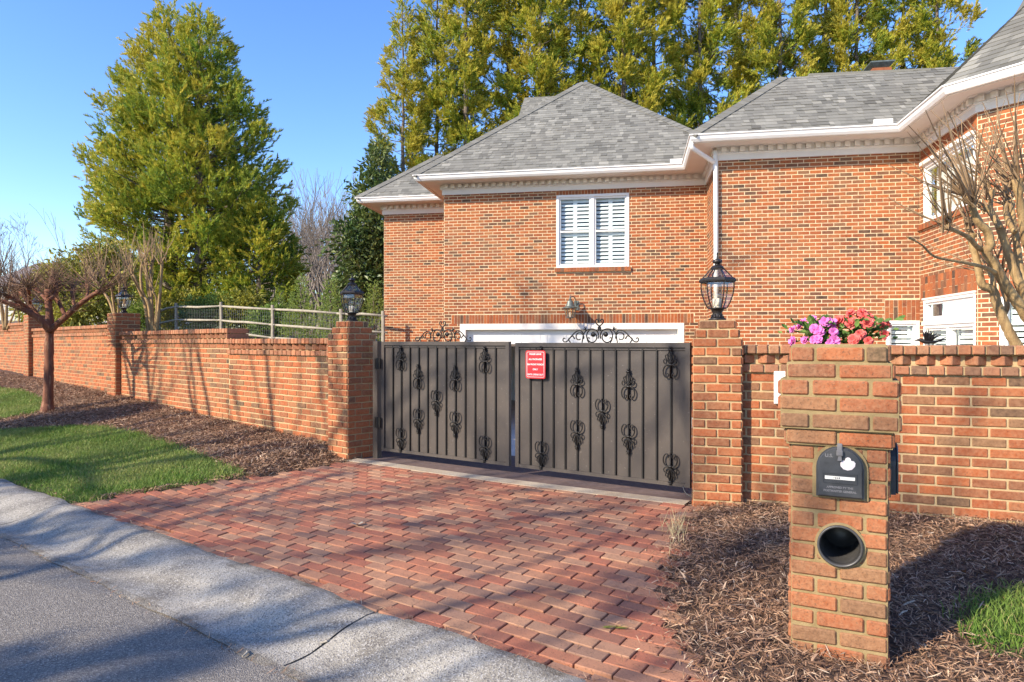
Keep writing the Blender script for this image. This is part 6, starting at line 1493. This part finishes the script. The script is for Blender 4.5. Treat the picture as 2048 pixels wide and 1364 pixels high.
def build_far_houses():
    def house(lb, px, Y, w, d, zbase, zeave, zr, gable, roof, wall, rz=0.0):
        x = (px - CX) / F * Y; t = thing('neighbour_house', lb, 'house', (x, Y, zbase), 'neighbouring houses beyond the garden'); mb = MB(); 
        if gable:   # gable towards the street
            mb.prism([(-w / 2, zbase), (w / 2, zbase), (w / 2, zeave), (0, zr), (-w / 2, zeave)], (x, Y, 0), (1, 0, 0), (0, 0, 1), (0, d, 0)); mb.build('wall', wall, t)
            mb = MB(); o = .35
            for s in (-1, 1): mb.prism([(0, zr + .16), (s * (w / 2 + o), zeave - o * (zr - zeave) / (w / 2) + .16), (s * (w / 2 + o), zeave - o * (zr - zeave) / (w / 2) + .06), (0, zr + .06)], (x, Y - .3, 0), (1, 0, 0), (0, 0, 1), (0, d + .6, 0))
            rf = mb.build('roof', roof, t); mb = MB()
            for s in (-1, 1): mb.prism([(0, zr + .05), (s * (w / 2 + o), zeave - o * (zr - zeave) / (w / 2) + .05), (s * (w / 2 + o), zeave - o * (zr - zeave) / (w / 2) - .15), (0, zr - .17)], (x, Y - .34, 0), (1, 0, 0), (0, 0, 1), (0, .08, 0))
            mb.build('rake_board', M['white'], rf)
        else:
            mb.box((x - w / 2, Y, zbase), (w, 0, 0), (0, d, 0), (0, 0, zeave - zbase)); mb.build('wall', wall, t); mb = MB(); o = .4
            V = [(x - w / 2 - o, Y - o, zeave), (x + w / 2 + o, Y - o, zeave), (x + w / 2 + o, Y + d + o, zeave), (x - w / 2 - o, Y + d + o, zeave), (x - w / 2 + w * .22, Y + d / 2, zr), (x + w / 2 - w * .12, Y + d / 2, zr)]
            mb.add(V, [(0, 1, 5, 4), (1, 2, 5), (2, 3, 4, 5), (3, 0, 4), (3, 2, 1, 0)]); mb.build('roof', roof, t)
        return t
    Y = 40; z = lambda py: HC + (HY - py) / F * Y
    house('pale neighbouring house with a grey brown hip roof at the far left', 38, Y, 3.6, 6, 1.5, z(573), z(514), False, M['farroof'], M['siding'])
    Y = 30; z = lambda py: HC + (HY - py) / F * Y
    house('neighbouring house with a brick gable and white rake board beside the cedars', 214, Y, 3.0, 6, 1.4, z(583), z(508), True, M['farroof'], M['siding'])

def build_street_trees():
    """bare trees on the other side of the street, behind the photographer: they throw the streaky shade"""
    G = 'bare street trees behind the photographer'
    for i, (u, v, h, lb) in enumerate(SHADE2):
        x, y = xy(u, v); again(CEDARS[i % 3], lb, (x, y, -.1), (h / 21 * 1.5, h / 21 * 1.5, h / 21 * .9), i * 2.1, 'cedars across the street')
    x, y = -6.9 - .848 * 12, 9.9 - .53 * 12; leafy_mass('round crowned evergreen down the street shading the bed of the front myrtle', (x, y, .2), 'evergreen_tree', 'tree', M['magnolia'], [(0, 0, 7.0, .8, 1), (.3, .2, 7.3, .6, .8)], 3000, .16, M['bark'], 6.0, .12, seed=77)
    for i, (x, y, H, r, lb) in enumerate(SHADE):
        random.seed(90 + i); t = bare_tree(lb, (x, y, -.1), H, r, 4, G, M['bark'], .5, .2, trunk=.5 if i < 3 else .34, seed=90 + i, minr=.022)
CEDARS = {}
SHADE2 = [(-14.2, -8.2, 7.0, 'small cedar across the street, shading the far end of the road'), (-12.0, -8.0, 6.6, 'small cedar across the street, shading the kerb by the lawn'), (-10.0, -8.4, 7.6, 'small cedar across the street, shading the road by the driveway'), (-7.2, -8.6, 7.4, 'small cedar across the street behind the photographer')]
SHADE = [(-13.4, 3.4, 9.8, .13, 'bare tree down the street whose trunk streaks the left wall'), (-15.2, 5.2, 10.2, .14, 'second bare tree down the street streaking the left wall'), (-11.6, 2.7, 9.2, .11, 'slim bare tree down the street by the left wall'), (-9.2, -1.0, 8.0, .14, 'bare tree across the street shading the driveway'), (-7.4, -5.2, 9.0, .14, 'bare tree across the street shading the road'), (-15.0, .4, 9.5, .16, 'bare tree down the street shading the left wall'), (-3.6, -5.2, 10.0, .16, 'bare tree behind the photographer shading the kerb')]
# ------------------------------------------------------------------ light, sky, camera
def build_light():
    az = math.atan2(SUN_H[0], SUN_H[1])            # compass bearing of the sun, clockwise from +Y
    w = bpy.data.worlds.new('World'); SC.world = w; w.use_nodes = True; nt = w.node_tree; bg = nt.nodes['Background']
    s = nt.nodes.new('ShaderNodeTexSky'); s.sky_type = 'NISHITA'; s.sun_disc = False; s.sun_elevation = R(SUN_EL); s.sun_rotation = az % (2 * math.pi); s.air_density = 1.0; s.dust_density = .35; s.ozone_density = 3.0; s.altitude = 200
    hs = nt.nodes.new('ShaderNodeHueSaturation'); hs.inputs['Saturation'].default_value = 1.2; hs.inputs['Hue'].default_value = .512; hs.inputs['Value'].default_value = 1.0; nt.links.new(s.outputs[0], hs.inputs['Color']); nt.links.new(hs.outputs[0], bg.inputs['Color']); bg.inputs['Strength'].default_value = SKY
    l = bpy.data.lights.new('sun', 'SUN'); l.energy = SUN; l.angle = R(.53); l.color = (1, .88, .70); o = bpy.data.objects.new('sun', l); COL.objects.link(o)
    d = Vector((SUN_H[0] * math.cos(R(SUN_EL)), SUN_H[1] * math.cos(R(SUN_EL)), math.sin(R(SUN_EL)))); o.rotation_euler = d.to_track_quat('Z', 'Y').to_euler(); o.location = d * 40
SUN_H = (-.848, -.53); SUN_EL = 30; SUN = 3.7; SKY = .15; EXPO = 1.18
def build_camera():
    c = bpy.data.cameras.new('camera'); c.sensor_width = 36; c.lens = 36 * F / 2048; c.shift_y = (HY - 682) / 2048; c.clip_end = 6000; c.clip_start = .05
    o = bpy.data.objects.new('camera', c); COL.objects.link(o); o.location = (0, 0, HC); o.rotation_euler = (R(90), 0, 0); SC.camera = o

build_camera(); build_light()
build_ground(); build_grass(); build_chips()
cl, cr, Sp1, Sp2 = build_walls(); build_lanterns(cl, cr, Sp1, Sp2)
build_gate()
mc, me_, mn, mz = build_mailbox(); build_flowers(mc, me_, mn, mz); build_small()
build_house()
build_fence(); build_far_houses(); build_myrtles(); build_trees(); build_street_trees()
SC.view_settings.view_transform = 'Standard'; SC.view_settings.look = 'None'; SC.view_settings.gamma = 1.0; SC.view_settings.exposure = EXPO
SC.cycles.max_bounces = 8; SC.cycles.transparent_max_bounces = 16; SC.cycles.caustics_reflective = False; SC.cycles.caustics_refractive = False
